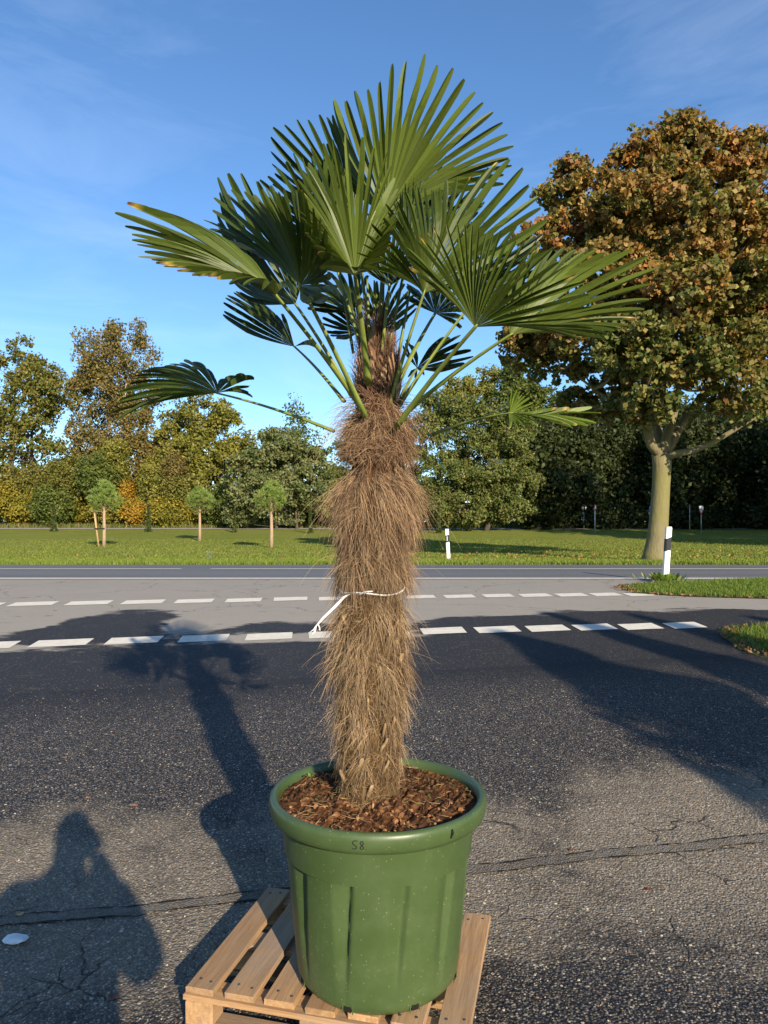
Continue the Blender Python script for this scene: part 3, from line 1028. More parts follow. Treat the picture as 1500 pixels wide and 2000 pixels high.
for (ya, yb, n_, nt_, oa, ob, la, lb, ca, cb) in ((918, 955, 1900, 15, 0.14, 0.52, 0.06, 0.15, BRN, TAN), (965, 1015, 1300, 17, 0.08, 0.36, 0.05, 0.11, BRN, TAN), (1030, 1075, 1000, 15, 0.04, 0.30, 0.05, 0.11, BRN, GRY),
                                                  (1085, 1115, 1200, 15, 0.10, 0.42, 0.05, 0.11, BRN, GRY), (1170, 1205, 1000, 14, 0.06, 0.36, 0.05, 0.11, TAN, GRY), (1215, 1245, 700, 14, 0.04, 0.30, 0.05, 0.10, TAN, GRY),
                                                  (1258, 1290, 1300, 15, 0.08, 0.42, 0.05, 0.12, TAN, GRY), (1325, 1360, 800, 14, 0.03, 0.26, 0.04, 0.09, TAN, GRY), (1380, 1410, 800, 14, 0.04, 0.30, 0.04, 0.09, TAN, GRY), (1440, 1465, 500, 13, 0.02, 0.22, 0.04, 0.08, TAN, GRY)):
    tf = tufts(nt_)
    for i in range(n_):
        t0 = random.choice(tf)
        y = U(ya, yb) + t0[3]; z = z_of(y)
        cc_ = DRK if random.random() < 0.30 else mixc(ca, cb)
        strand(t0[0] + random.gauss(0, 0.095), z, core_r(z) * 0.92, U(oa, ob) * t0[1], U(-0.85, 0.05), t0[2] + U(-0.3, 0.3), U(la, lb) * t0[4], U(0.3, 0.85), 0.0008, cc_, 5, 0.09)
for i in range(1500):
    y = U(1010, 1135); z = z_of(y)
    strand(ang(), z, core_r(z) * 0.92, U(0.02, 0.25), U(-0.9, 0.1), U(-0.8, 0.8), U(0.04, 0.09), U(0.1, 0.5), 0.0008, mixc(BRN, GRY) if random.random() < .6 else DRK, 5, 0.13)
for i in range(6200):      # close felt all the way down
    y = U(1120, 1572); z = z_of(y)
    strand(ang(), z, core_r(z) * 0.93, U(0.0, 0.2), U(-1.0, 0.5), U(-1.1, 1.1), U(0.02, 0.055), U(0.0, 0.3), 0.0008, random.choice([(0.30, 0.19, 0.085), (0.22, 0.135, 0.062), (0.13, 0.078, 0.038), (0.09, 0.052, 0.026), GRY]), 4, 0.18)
for i in range(70):        # stray hairs
    y = random.choice([U(790, 860), U(940, 1000), U(1090, 1110), U(1260, 1290)]); z = z_of(y)
    strand(ang(), z, core_r(z) * 0.9, U(0.7, 1.0), U(-0.2, 0.5), U(-0.5, 0.5), U(0.10, 0.20), U(0.5, 1.0), 0.0007, TAN, 7, 0.08)
fib = FB.build('fibre', M_fib, trunk)
fib['kind'] = 'stuff'

# dry sheath flaps round the growing point
mb = MB()
for i in range(46):
    a = ang(); z0 = z_of(U(690, 790)); cx, cy = axis(z0); r = core_r(z0) * U(0.9, 1.05)
    o_ = Vector((math.cos(a), math.sin(a), 0)); tg = Vector((-math.sin(a), math.cos(a), 0))
    p = Vector((cx, cy, z0)) + o_ * r
    L = U(0.05, 0.11); w = U(0.006, 0.016); le = U(0.0, 0.3)
    k = U(0.7, 1.3); c = tuple(q * k for q in random.choice([(0.26, 0.14, 0.07), (0.36, 0.22, 0.12), (0.15, 0.08, 0.045)]))
    up = Vector((0, 0, 1)) + o_ * le + tg * U(-0.3, 0.3)
    P = [p - tg * w, p + tg * w, p + up * L * 0.6 + tg * w * 0.8 + o_ * 0.006, p + up * L * 0.6 - tg * w * 0.8, p + up * L + tg * U(-w, w)]
    P += [q - o_ * 0.002 for q in P]
    mb.add(P, [(0, 1, 2, 3), (3, 2, 4), (6, 5, 8, 7), (7, 8, 9), (0, 3, 8, 5), (1, 6, 7, 2), (2, 7, 9, 4), (3, 4, 9, 8)], c)
fl = mb.build('sheath_flap', M_fib, trunk); fl['kind'] = 'stuff'

# cut leaf-stalk stubs
def stub_m():
    t = NT("cut_stalk")
    n1 = t.noise(50, 5, 0.6)
    return t.fin(t.mix(t.rng(n1, 0.35, 0.65), (0.18, 0.12, 0.06), (0.34, 0.24, 0.135)), 0.85, t.bump(n1, 0.5, 0.005), spec=0.2)
M_stub = stub_m()
stubs = [(718, 1356, 0.2), (750, 1405, -0.1), (749, 1434, 0.5), (704, 1468, 0.6), (752, 1476, 0.4), (722, 1518, 0.5), (727, 1552, 0.1), (783, 1278, -0.6), (774, 1250, -0.9), (733, 1062, 0.2), (740, 1082, 0.4), (700, 1400, 0.3), (768, 1395, -0.4), (672, 1205, 0.2), (770, 1212, 0.5), (668, 1500, 0.4)]
def stub(z, a, lean):
    cx, cy = axis(z); r = core_r(z)
    o_ = Vector((math.cos(a), math.sin(a), 0)); tg = Vector((-math.sin(a), math.cos(a), 0))
    p = Vector((cx, cy, z)) + o_ * r * 0.86
    mb = MB()
    q = [p + Vector((0, 0, -0.045)) - tg * lean * 0.02, p + o_ * 0.012 + Vector((0, 0, -0.015)), p + o_ * 0.025 + Vector((0, 0, 0.004)) + tg * lean * 0.012, p + o_ * 0.028 + Vector((0, 0, 0.014)) + tg * lean * 0.016]
    mb.tube(q, [0.009, 0.011, 0.0095, 0.006], 6, True, None, 0.55)
    return mb.build('leaf_stalk_stub', M_stub, trunk, True)
for (px, py, le) in stubs:
    z = z_of(py); cx, _ = axis(z); r = core_r(z)
    x = at(px, py, TR_Y - r).x
    a = -math.acos(max(-0.95, min(0.95, (x - cx) / r)))
    stub(z, a, le)
for i in range(16):
    stub(z_of(U(1050, 1550)), U(0.1, math.pi - 0.1), U(-0.5, 0.5))

# ---- fan leaves
def frond_mat():
    t = NT("palm_leaf")
    a = t.n('ShaderNodeAttribute', attribute_name="Col").outputs['Color']
    n1 = t.noise(90, 3, 0.6)
    c = t.mix(t.rng(n1, 0.3, 0.7, 0, 0.25), a, t.mix(1.0, a, (0.7, 0.75, 0.7), 'MULTIPLY'))
    t.fin(c, 0.46, spec=0.28)
    tr = t.n('ShaderNodeBsdfTranslucent', {'Color': t.mix(1.0, c, (1.5, 1.5, 0.5), 'MULTIPLY')})
    ms = t.n('ShaderNodeMixShader', {0: 0.16})
    t.t.links.new(t.b.outputs[0], ms.inputs[1]); t.t.links.new(tr.outputs[0], ms.inputs[2]); t.t.links.new(ms.outputs[0], t.out.inputs[0])
    return t.m
M_frond = frond_mat()
def stalk_mat():
    t = NT("leaf_stalk")
    n1 = t.noise(25, 4, 0.6)
    c = t.mix(t.rng(n1, 0.35, 0.65), (0.125, 0.175, 0.028), (0.19, 0.22, 0.045))
    return t.fin(c, 0.45, spec=0.4)
M_stalk = stalk_mat()

def catmull(P, t):
    n = len(P) - 1
    x = t * n
    i = min(int(x), n - 1); f = x - i
    p0 = P[max(i - 1, 0)]; p1 = P[i]; p2 = P[i + 1]; p3 = P[min(i + 2, n)]
    return 0.5 * ((2 * p1) + (p2 - p0) * f + (2 * p0 - 5 * p1 + 4 * p2 - p3) * f * f + (3 * p1 - p0 - 3 * p2 + p3) * f * f * f)

LEN_DBG = []
def frond(h, Rr, groups, base, nseg=None, bow=0.05, fuse=0.5, green=(0.062, 0.115, 0.026), sag=0.0, tipcol=(0.42, 0.30, 0.06), brown=0.03, stalk_bow=0.02, wid=1.0, stalk_w=1.0, label=None, seg_deg=5.2):
    hp = at(*h)
    Yh = h[2]
    mb = MB()
    ST = [0.0, 0.06, 0.16, 0.28, 0.40, 0.50, 0.60, 0.70, 0.80, 0.89, 0.95, 0.985, 1.0]
    for gi, keys in enumerate(groups):
        T = []
        for (px, py, sg) in keys:
            pl = math.hypot(px - h[0], py - h[1]) * Yh / F_PX
            dY = sg * math.sqrt(max(Rr * Rr - pl * pl, 0.0))
            T.append(at(px, py, Yh + dY))
        # segments are spread evenly by angle round the leaf base
        dense = [catmull(T, i / 240) for i in range(241)]
        cum = [0.0]
        for i in range(240):
            cum.append(cum[-1] + (dense[i] - hp).angle(dense[i + 1] - hp, 0.0))
        N = nseg[gi] if nseg else max(6, int(math.degrees(cum[-1]) / seg_deg))
        tips = []
        for i in range(N):
            q = cum[-1] * i / (N - 1)
            j = min(239, max(0, int(np.searchsorted(cum, q)) - 1))
            f_ = (q - cum[j]) / max(1e-9, cum[j + 1] - cum[j])
            p = dense[j].lerp(dense[j + 1], min(1, max(0, f_)))
            d = p - hp
            p = hp + d * random.uniform(0.95, 1.02) + Vector((U(-1, 1), U(-1, 1), U(-1, 1))) * 0.007
            tips.append(p)
        LEN_DBG.append((h[0], h[1], round(min((t - hp).length for t in tips), 2), round(max((t - hp).length for t in tips), 2), N))
        # segment normals
        nrm = []
        for i in range(N):
            a = tips[max(i - 1, 0)]; b = tips[min(i + 1, N - 1)]
            n_ = (b - a).cross(tips[i] - hp)
            n_.normalize()
            nrm.append(n_)
        avg = sum(nrm, Vector((0, 0, 0)))
        flip = 1 if avg.dot(Vector((0.0, -0.6, 0.8))) > 0 else -1
        nrm = [n_ * flip for n_ in nrm]
        def P(i, s):
            i = max(0, min(N - 1, i))
            L = (tips[i] - hp).length
            p = hp + (tips[i] - hp) * s
            p += nrm[i] * (bow * L * 4 * s * (1 - s)) + Vector((0, 0, -sag * L * s * s))
            return p
        for i in range(N):
            fz = fuse * random.uniform(0.9, 1.1)
            vs, cs = [], []
            k = U(0.72, 1.25)
            yb = random.random() < brown
            tl = U(0.97, 0.99) if yb else 1.01
            split_w = None
            tw_ = U(-0.75, 0.75)
            axd = (tips[i] - hp).normalized()
            fold = U(1.05, 1.5)
            for s in ST:
                c = P(i, s)
                le = (P(i - 1, s) - c) * 0.5 if i > 0 else (c - P(1, s)) * 0.5
                ri = (P(i + 1, s) - c) * 0.5 if i < N - 1 else (c - P(N - 2, s)) * 0.5
                if s > fz:
                    if split_w is None:
                        split_w = (le, ri)
                    q = (s - fz) / (1 - fz)
                    tap = (1 - 0.25 * q) if q < 0.6 else max(0.10, (0.85) * math.sqrt(max(0, 1 - ((q - 0.6) / 0.42) ** 2)))
                    rt_ = Matrix.Rotation(tw_ * min(1.0, q * 1.6), 3, axd)
                    le = rt_ @ (split_w[0] * tap * 0.95); ri = rt_ @ (split_w[1] * tap * 0.95)
                    nn_ = rt_ @ nrm[i]
                    grow = fold
                else:
                    le = le * 1.02; ri = ri * 1.02
                    nn_ = nrm[i]; grow = 0.55 + (fold - 0.55) * (s / fz) if s > 0.1 else 0.55
                w = (le.length + ri.length) * 0.5
                if s > fz:
                    le = le * 0.82; ri = ri * 0.82
                rise = nn_ * (w * grow + 0.0003)
                vs += [c + le + rise * 0.5, c - rise * 0.5, c + ri + rise * 0.5]
                g = Vector(green) * k
                if s < 0.22:   # paler ribs towards the leaf base
                    g = g.lerp(Vector((0.16, 0.19, 0.045)), 0.55 * (1 - s / 0.22))
                e = g * 1.0
                if s > tl:
                    e = Vector((0.17, 0.095, 0.045))
                elif s > tl - 0.03 and yb:
                    e = Vector(tipcol)
                cs += [tuple(e), tuple(e * 0.92 if s <= tl else e), tuple(e)]
            m_ = len(ST)
            fs = []
            for j in range(m_ - 1):
                o_ = j * 3
                fs += [(o_, o_ + 1, o_ + 4, o_ + 3), (o_ + 1, o_ + 2, o_ + 5, o_ + 4)]
            mb.add(vs, fs, cs)
    fo = mb.build('frond', M_frond, palm)
    if label: fo['label'] = label
    # stalk
    b = at(*base)
    mid = (hp + b) / 2 + Vector((0, 0, stalk_bow))
    path, rad_ = [], []
    for i in range(11):
        s = i / 10
        p = b * (1 - s) ** 2 + mid * 2 * s * (1 - s) + hp * s * s
        path.append(p); rad_.append((0.0135 - 0.0068 * s ** 0.7) * stalk_w)
    if 1:
        path.append(hp + (hp - path[-2]).normalized() * 0.012); rad_.append(0.003)
    m2 = MB(); m2.tube(path, rad_, 8, True, None, 0.62)
    m2.build('stalk', M_stalk, fo, True)
    return fo

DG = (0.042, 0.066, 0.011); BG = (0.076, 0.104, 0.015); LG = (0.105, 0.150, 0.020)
# far, behind the crown first
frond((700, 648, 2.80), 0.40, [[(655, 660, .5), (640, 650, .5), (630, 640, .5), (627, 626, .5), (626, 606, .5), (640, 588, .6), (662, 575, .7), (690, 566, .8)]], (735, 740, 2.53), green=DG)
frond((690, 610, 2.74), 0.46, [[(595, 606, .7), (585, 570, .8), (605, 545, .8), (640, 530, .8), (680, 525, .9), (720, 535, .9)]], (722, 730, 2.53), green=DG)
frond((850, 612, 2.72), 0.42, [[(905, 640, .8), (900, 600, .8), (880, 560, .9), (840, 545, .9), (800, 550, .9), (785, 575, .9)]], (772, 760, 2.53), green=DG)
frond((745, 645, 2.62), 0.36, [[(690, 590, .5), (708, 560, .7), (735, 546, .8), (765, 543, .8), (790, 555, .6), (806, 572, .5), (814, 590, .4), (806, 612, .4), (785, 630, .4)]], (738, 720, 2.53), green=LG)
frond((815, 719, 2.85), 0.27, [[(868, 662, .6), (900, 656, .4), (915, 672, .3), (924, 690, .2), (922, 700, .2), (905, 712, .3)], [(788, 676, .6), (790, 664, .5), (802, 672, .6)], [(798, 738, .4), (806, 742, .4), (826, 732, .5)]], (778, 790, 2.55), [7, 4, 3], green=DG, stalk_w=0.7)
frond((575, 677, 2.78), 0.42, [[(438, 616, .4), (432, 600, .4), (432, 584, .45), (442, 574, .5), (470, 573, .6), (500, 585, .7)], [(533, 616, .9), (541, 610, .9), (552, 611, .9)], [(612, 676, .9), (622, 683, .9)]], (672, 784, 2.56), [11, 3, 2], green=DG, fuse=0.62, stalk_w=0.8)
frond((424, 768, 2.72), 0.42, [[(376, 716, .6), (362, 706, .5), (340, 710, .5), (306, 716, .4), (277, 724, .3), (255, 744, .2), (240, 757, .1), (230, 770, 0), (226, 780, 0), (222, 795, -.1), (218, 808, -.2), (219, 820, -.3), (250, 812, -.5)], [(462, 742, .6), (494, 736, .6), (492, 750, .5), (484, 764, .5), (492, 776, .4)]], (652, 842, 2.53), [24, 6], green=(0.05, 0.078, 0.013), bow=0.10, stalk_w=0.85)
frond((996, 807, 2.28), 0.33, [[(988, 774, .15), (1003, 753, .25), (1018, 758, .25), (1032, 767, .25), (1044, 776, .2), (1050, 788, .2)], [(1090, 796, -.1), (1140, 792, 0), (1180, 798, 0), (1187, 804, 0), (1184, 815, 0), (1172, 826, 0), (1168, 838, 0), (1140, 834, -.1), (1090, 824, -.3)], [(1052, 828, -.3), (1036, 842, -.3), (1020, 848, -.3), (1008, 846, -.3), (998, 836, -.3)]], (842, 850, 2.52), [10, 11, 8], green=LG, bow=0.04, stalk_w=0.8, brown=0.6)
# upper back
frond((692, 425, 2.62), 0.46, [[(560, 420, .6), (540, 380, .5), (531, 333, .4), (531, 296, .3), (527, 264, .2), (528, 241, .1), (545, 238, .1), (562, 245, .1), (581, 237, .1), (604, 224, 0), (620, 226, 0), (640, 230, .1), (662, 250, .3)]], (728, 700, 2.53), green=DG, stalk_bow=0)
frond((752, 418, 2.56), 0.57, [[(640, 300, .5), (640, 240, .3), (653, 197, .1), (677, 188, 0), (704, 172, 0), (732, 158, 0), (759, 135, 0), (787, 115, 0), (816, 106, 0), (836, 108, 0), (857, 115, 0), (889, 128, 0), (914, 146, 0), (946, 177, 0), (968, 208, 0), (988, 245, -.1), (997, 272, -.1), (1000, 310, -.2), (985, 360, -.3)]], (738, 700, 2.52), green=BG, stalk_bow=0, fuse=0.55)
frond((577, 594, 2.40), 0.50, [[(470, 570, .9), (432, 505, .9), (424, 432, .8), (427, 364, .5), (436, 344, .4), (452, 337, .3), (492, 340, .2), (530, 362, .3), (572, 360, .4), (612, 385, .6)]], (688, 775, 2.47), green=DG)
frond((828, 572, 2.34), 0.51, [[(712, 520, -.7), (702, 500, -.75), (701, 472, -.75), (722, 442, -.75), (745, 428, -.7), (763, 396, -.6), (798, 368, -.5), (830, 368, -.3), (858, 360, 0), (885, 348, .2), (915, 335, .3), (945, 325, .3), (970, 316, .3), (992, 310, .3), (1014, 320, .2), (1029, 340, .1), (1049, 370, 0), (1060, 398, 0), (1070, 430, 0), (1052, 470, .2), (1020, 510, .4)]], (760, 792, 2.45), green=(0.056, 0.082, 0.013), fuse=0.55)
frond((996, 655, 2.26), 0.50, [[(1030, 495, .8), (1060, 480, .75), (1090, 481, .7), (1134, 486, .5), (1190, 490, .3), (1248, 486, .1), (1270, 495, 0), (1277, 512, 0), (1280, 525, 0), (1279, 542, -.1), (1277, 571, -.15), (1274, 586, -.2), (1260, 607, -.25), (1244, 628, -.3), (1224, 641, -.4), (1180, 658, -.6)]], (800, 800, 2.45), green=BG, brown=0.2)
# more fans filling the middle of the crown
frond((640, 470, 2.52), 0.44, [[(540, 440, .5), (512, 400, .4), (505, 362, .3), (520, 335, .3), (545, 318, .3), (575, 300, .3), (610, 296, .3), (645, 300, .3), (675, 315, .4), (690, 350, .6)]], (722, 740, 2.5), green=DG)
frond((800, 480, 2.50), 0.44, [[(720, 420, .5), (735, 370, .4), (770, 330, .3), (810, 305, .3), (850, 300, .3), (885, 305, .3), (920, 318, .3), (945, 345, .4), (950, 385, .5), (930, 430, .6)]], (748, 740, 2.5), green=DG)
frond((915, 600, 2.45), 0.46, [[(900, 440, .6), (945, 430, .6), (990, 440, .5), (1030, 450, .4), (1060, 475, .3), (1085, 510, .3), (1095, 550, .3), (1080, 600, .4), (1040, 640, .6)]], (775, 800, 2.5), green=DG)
frond((760, 560, 2.40), 0.36, [[(690, 500, .3), (700, 465, .3), (725, 440, .4), (760, 425, .4), (795, 435, .4), (825, 460, .3), (840, 500, .3)]], (742, 730, 2.46), green=DG)
# front
frond((586, 557, 2.20), 0.47, [[(448, 485, .9), (404, 437, .8), (410, 411, .6), (421, 380, .5), (456, 371, .25), (490, 373, -.1), (517, 361, -.35), (560, 378, -.55), (583, 350, -.7), (604, 392, -.8), (629, 425, -.88), (646, 470, -.92), (652, 530, -.92), (666, 566, -.9), (640, 581, -.9), (606, 584, -.9)]], (714, 814, 2.37), green=(0.052, 0.078, 0.012))
frond((694, 541, 2.18), 0.49, [[(632, 515, -.9), (598, 452, -.65), (584, 392, -.4), (586, 334, -.2), (600, 300, 0), (625, 275, .1), (650, 262, .2), (675, 261, .2), (700, 265, .2), (722, 275, .2), (742, 288, .2), (760, 305, .2), (773, 337, .1), (779, 382, -.1), (772, 432, -.35), (760, 482, -.65), (738, 520, -.9)]], (720, 752, 2.42), green=BG, bow=0.03)
frond((538, 576, 2.18), 0.53, [[(430, 468, .6), (335, 420, .5), (264, 400, .3), (235, 403, .2), (230, 417, 0), (238, 440, -.2), (262, 470, -.4), (278, 500, -.55), (318, 520, -.7), (372, 536, -.78), (425, 547, -.82), (470, 557, -.84), (510, 566, -.84), (545, 562, -.82), (580, 576, -.8)]], (712, 806, 2.39), green=BG, bow=0.06, brown=0.5)
frond((928, 639, 2.05), 0.45, [[(797, 518, -.3), (797, 490, -.3), (812, 470, -.25), (833, 447, -.2), (858, 437, -.2), (880, 432, -.2), (900, 432, -.2), (920, 436, -.25), (939, 441, -.3), (972, 452, -.4), (1000, 456, -.45), (1030, 465, -.5), (1065, 480, -.5), (1095, 502, -.6), (1118, 527, -.6), (1143, 552, -.7), (1152, 580, -.7), (1160, 605, -.7), (1162, 630, -.7), (1158, 660, -.65), (1125, 664, -.7)]], (772, 838, 2.38), green=(0.062, 0.088, 0.013), fuse=0.48, brown=0.25)

# unopened spear leaves in the middle
mb = MB()
for (x0, y0, x1, y1, Y) in [(722, 690, 717, 538, 2.47), (731, 690, 731, 548, 2.52), (738, 690, 748, 545, 2.50), (690, 690, 666, 545, 2.55), (774, 720, 802, 560, 2.53)]:
    a, b = at(x0, y0, Y), at(x1, y1, Y - 0.02)
    mb = MB()
    mb.tube([a, a.lerp(b, 0.35), a.lerp(b, 0.7), b], [0.010, 0.011, 0.009, 0.005], 6, True, None, 0.6)
    mb.build('spear_leaf', M_stalk, palm, True)

# ------------------------------------------------------------------ white twine tied round the trunk
M_twine = plain_mat("twine", (0.78, 0.78, 0.75), 0.7, 0.3, 0.08, 90)
zt = z_of(1156)
tw = thing('twine', (TR_X, TR_Y - 0.12, zt), 'white plastic twine tied round the trunk with a frayed loose end', 'twine')
cx, cy = axis(zt); rt = core_r(zt) * 1.16
def around(a, dz=0.0, k=1.0):
    return Vector((cx + rt * k * math.cos(a), cy + rt * k * math.sin(a), zt + dz))
mb = MB()
mb.tube([around(R(-150 + 9 * k), 0.006 * math.sin(k * 0.4) + (0.012 * max(0, (k - 9) / 6) if k < 17 else 0.02 - (k - 17) * 0.0007)) for k in range(41)], 0.0028, 6, True, None, 1.0)
mb.build('loop', M_twine, tw, True)
mb = MB()
mb.tube([around(R(-112), -0.002, 1.03), around(R(-100), 0.010, 1.06), around(R(-88), 0.012, 1.05)], [0.003, 0.0035, 0.002], 6)
mb.build('knot', M_twine, tw, True)
p0 = around(R(-128), 0.0, 1.05)
e = at(607, 1236, p0.y - 0.10)
mb = MB()
pts_ = [p0, at(672, 1166, p0.y - 0.02), at(655, 1184, p0.y - 0.05), at(632, 1206, p0.y - 0.08), at(617, 1223, p0.y - 0.09)]
mb.tube(pts_, [0.0035, 0.0048, 0.0060, 0.0050, 0.0035], 8, True, None, 0.7)
for (x, y) in ((606, 1234), (609, 1240), (613, 1238), (625, 1232)):
    s_ = pts_[-1] if x < 620 else at(621, 1218, p0.y - 0.085)
    mb.tube([s_, s_.lerp(at(x, y, p0.y - 0.1), 0.5) + Vector((0.002, 0, -0.002)), at(x, y, p0.y - 0.1)], [0.0024, 0.0018, 0.0009], 5)
mb.build('loose_end', M_twine, tw, True)

# ------------------------------------------------------------------ litter on the yard
def stone_mesh(s):
    bm = bmesh.new()
    bmesh.ops.create_icosphere(bm, subdivisions=1, radius=s)
    for v in bm.verts:
        v.co *= U(0.75, 1.2); v.co.z *= 0.55
    return bm
gv = MB()
for i in range(5200):
    Y = 1.9 + 4.5 * random.random() ** 1.6
    X = U(-0.62, 0.62) * Y
    s = random.choice([0.0025, 0.003, 0.004, 0.005]) * U(0.8, 1.2) * (1.5 if random.random() < 0.03 else 1)
    k = random.choice([(0.05, 0.05, 0.055), (0.09, 0.088, 0.085), (0.13, 0.12, 0.105), (0.22, 0.19, 0.15), (0.36, 0.31, 0.24), (0.16, 0.10, 0.06)])
    z = gz(Y) + 0.014
    a0 = U(0, 6.28); c = Vector((X, Y, z)); el = U(0.7, 1.4)
    ring = [c + Vector((math.cos(a0 + j * 1.2566) * s * el * U(.8, 1.2), math.sin(a0 + j * 1.2566) * s * U(.8, 1.2), 0)) for j in range(5)]
    top = [c + (q - c) * 0.6 + Vector((0, 0, s * U(0.5, 0.8))) for q in ring]
    gv.add(ring + top, [(j, (j + 1) % 5, 5 + (j + 1) % 5, 5 + j) for j in range(5)] + [(5, 6, 7, 8, 9)], k)
o = gv.build('gravel', M_col)
tag(o, 'loose small gravel scattered over the worn yard asphalt', 'gravel', kind='stuff')

def fallen_leaf(px, py, s, col, label, group=None, lift=0.018):
    p = gpt(px, py); p.z += lift
    mb = MB()
    a = U(0, 6.28)
    n_ = 11
    ring = []
    for j in range(n_):
        t = 2 * math.pi * j / n_
        r = s * (0.55 + 0.45 * abs(math.cos(t * 2.5)))
        ring.append(p + Vector((math.cos(a + t) * r, math.sin(a + t) * r * 0.75, 0.004 + s * 0.35 * abs(math.sin(t + 0.5)) * U(0.4, 1.0))))
    c = p + Vector((0, 0, s * 0.08 + 0.003))
    mb.add([c] + ring, [(0, 1 + j, 1 + (j + 1) % n_) for j in range(n_)], tuple(q * U(0.85, 1.15) for q in col))
    o = mb.build('fallen_leaf', M_leafgen)
    return tag(o, label, 'leaf', group)
RD = (0.26, 0.045, 0.02); BR = (0.30, 0.13, 0.06); YL = (0.5, 0.33, 0.05)
fallen_leaf(260, 1584, 0.030, (0.34, 0.15, 0.10), 'pinkish brown fallen leaf on the dark asphalt between the two shadows')
fallen_leaf(38, 1799, 0.020, (0.48, 0.30, 0.10), 'small yellow brown leaf lying on the tar trench line')
fallen_leaf(1330, 1419, 0.026, RD, 'dark red fallen leaf on the sunlit gap in the tree shade')
fallen_leaf(1118, 1672, 0.018, (0.20, 0.06, 0.04), 'dark red leaf fragment lying on the refilled trench')
fallen_leaf(1266, 1748, 0.014, RD, 'small red leaf fragment on the worn asphalt beyond the trench')
fallen_leaf(125, 1488, 0.020, (0.38, 0.16, 0.13), 'pink leaf on the speckled dark asphalt near the palm shadow')
fallen_leaf(172, 1567, 0.022, (0.30, 0.20, 0.10), 'curled tan leaf beside the head of the photographer shadow')
fallen_leaf(1310, 1163.5, 0.05, BR, 'brown leaf lying on a white dash of the crossing')
fallen_leaf(1016, 1155, 0.035, YL, 'yellow leaf on the pale asphalt near the dashed row')
fallen_leaf(107, 1194, 0.035, YL, 'yellow leaf on pale asphalt next to the dark water stain')
fallen_leaf(1398, 1145, 0.07, YL, 'yellow leaf lying on the grass island by the white post', lift=0.07)
fallen_leaf(222, 1965, 0.022, (0.20, 0.06, 0.04), 'reddish brown leaf on the shaded asphalt beside the pallet')
# crumpled pale scrap
p = gpt(30, 1850)
bm = bmesh.new(); bmesh.ops.create_icosphere(bm, subdivisions=2, radius=0.045)
for v in bm.verts:
    v.co = Vector((v.co.x * 1.1, v.co.y * 0.75, v.co.z * 0.28)) * U(0.86, 1.14)
    v.co += Vector((p.x, p.y, p.z + 0.024))
me = bpy.data.meshes.new('crumpled_scrap'); bm.to_mesh(me); bm.free()
me.materials.append(plain_mat("pale_scrap", (0.62, 0.66, 0.66), 0.6, 0.4, 0.15, 30))
o = bpy.data.objects.new('crumpled_scrap', me); COL.objects.link(o)
tag(o, 'crumpled pale scrap lying on the asphalt in the photographer shadow', 'scrap')
#@@PART3
# ------------------------------------------------------------------ trees
M_bark_dark = bark_mat("bark_dark", (0.045, 0.036, 0.026), (0.11, 0.09, 0.065))
M_bark_birch = bark_mat("bark_birch", (0.30, 0.27, 0.22), (0.55, 0.51, 0.43))
M_bark_maple = bark_mat("bark_maple", (0.13, 0.105, 0.07), (0.22, 0.18, 0.12), 5.0, (0.165, 0.155, 0.045))
M_bark_pine = bark_mat("bark_pine", (0.26, 0.18, 0.11), (0.40, 0.29, 0.19))
M_leaf = leaf_mat("tree_leaf", 0.32, 0.55, 0.25)
M_needle = leaf_mat("needle", 0.15, 0.55, 0.25)

def leaf_quads(C, size, rngl, up_bias=0.3, aspect=0.62, out=None):
    """diamond leaves round the points C"""
    n = len(C)
    d = rngl.normal(size=(n, 3)); d[:, 2] -= 0.35
    d /= np.linalg.norm(d, axis=1, keepdims=True)
    nn = rngl.normal(size=(n, 3)) * 0.8
    nn[:, 2] += up_bias
    if out is not None:
        nn += out * 0.9
    nn -= d * np.sum(nn * d, axis=1, keepdims=True)
    nn /= np.linalg.norm(nn, axis=1, keepdims=True) + 1e-9
    s = np.cross(d, nn)
    sz = (size * rngl.uniform(0.65, 1.35, n))[:, None]
    a = C - d * sz * 0.5
    b = C + s * sz * aspect * 0.5 + nn * sz * 0.08
    c = C + d * sz * 0.5
    e = C - s * sz * aspect * 0.5 + nn * sz * 0.08
    return np.stack([a, b, c, e], 1)

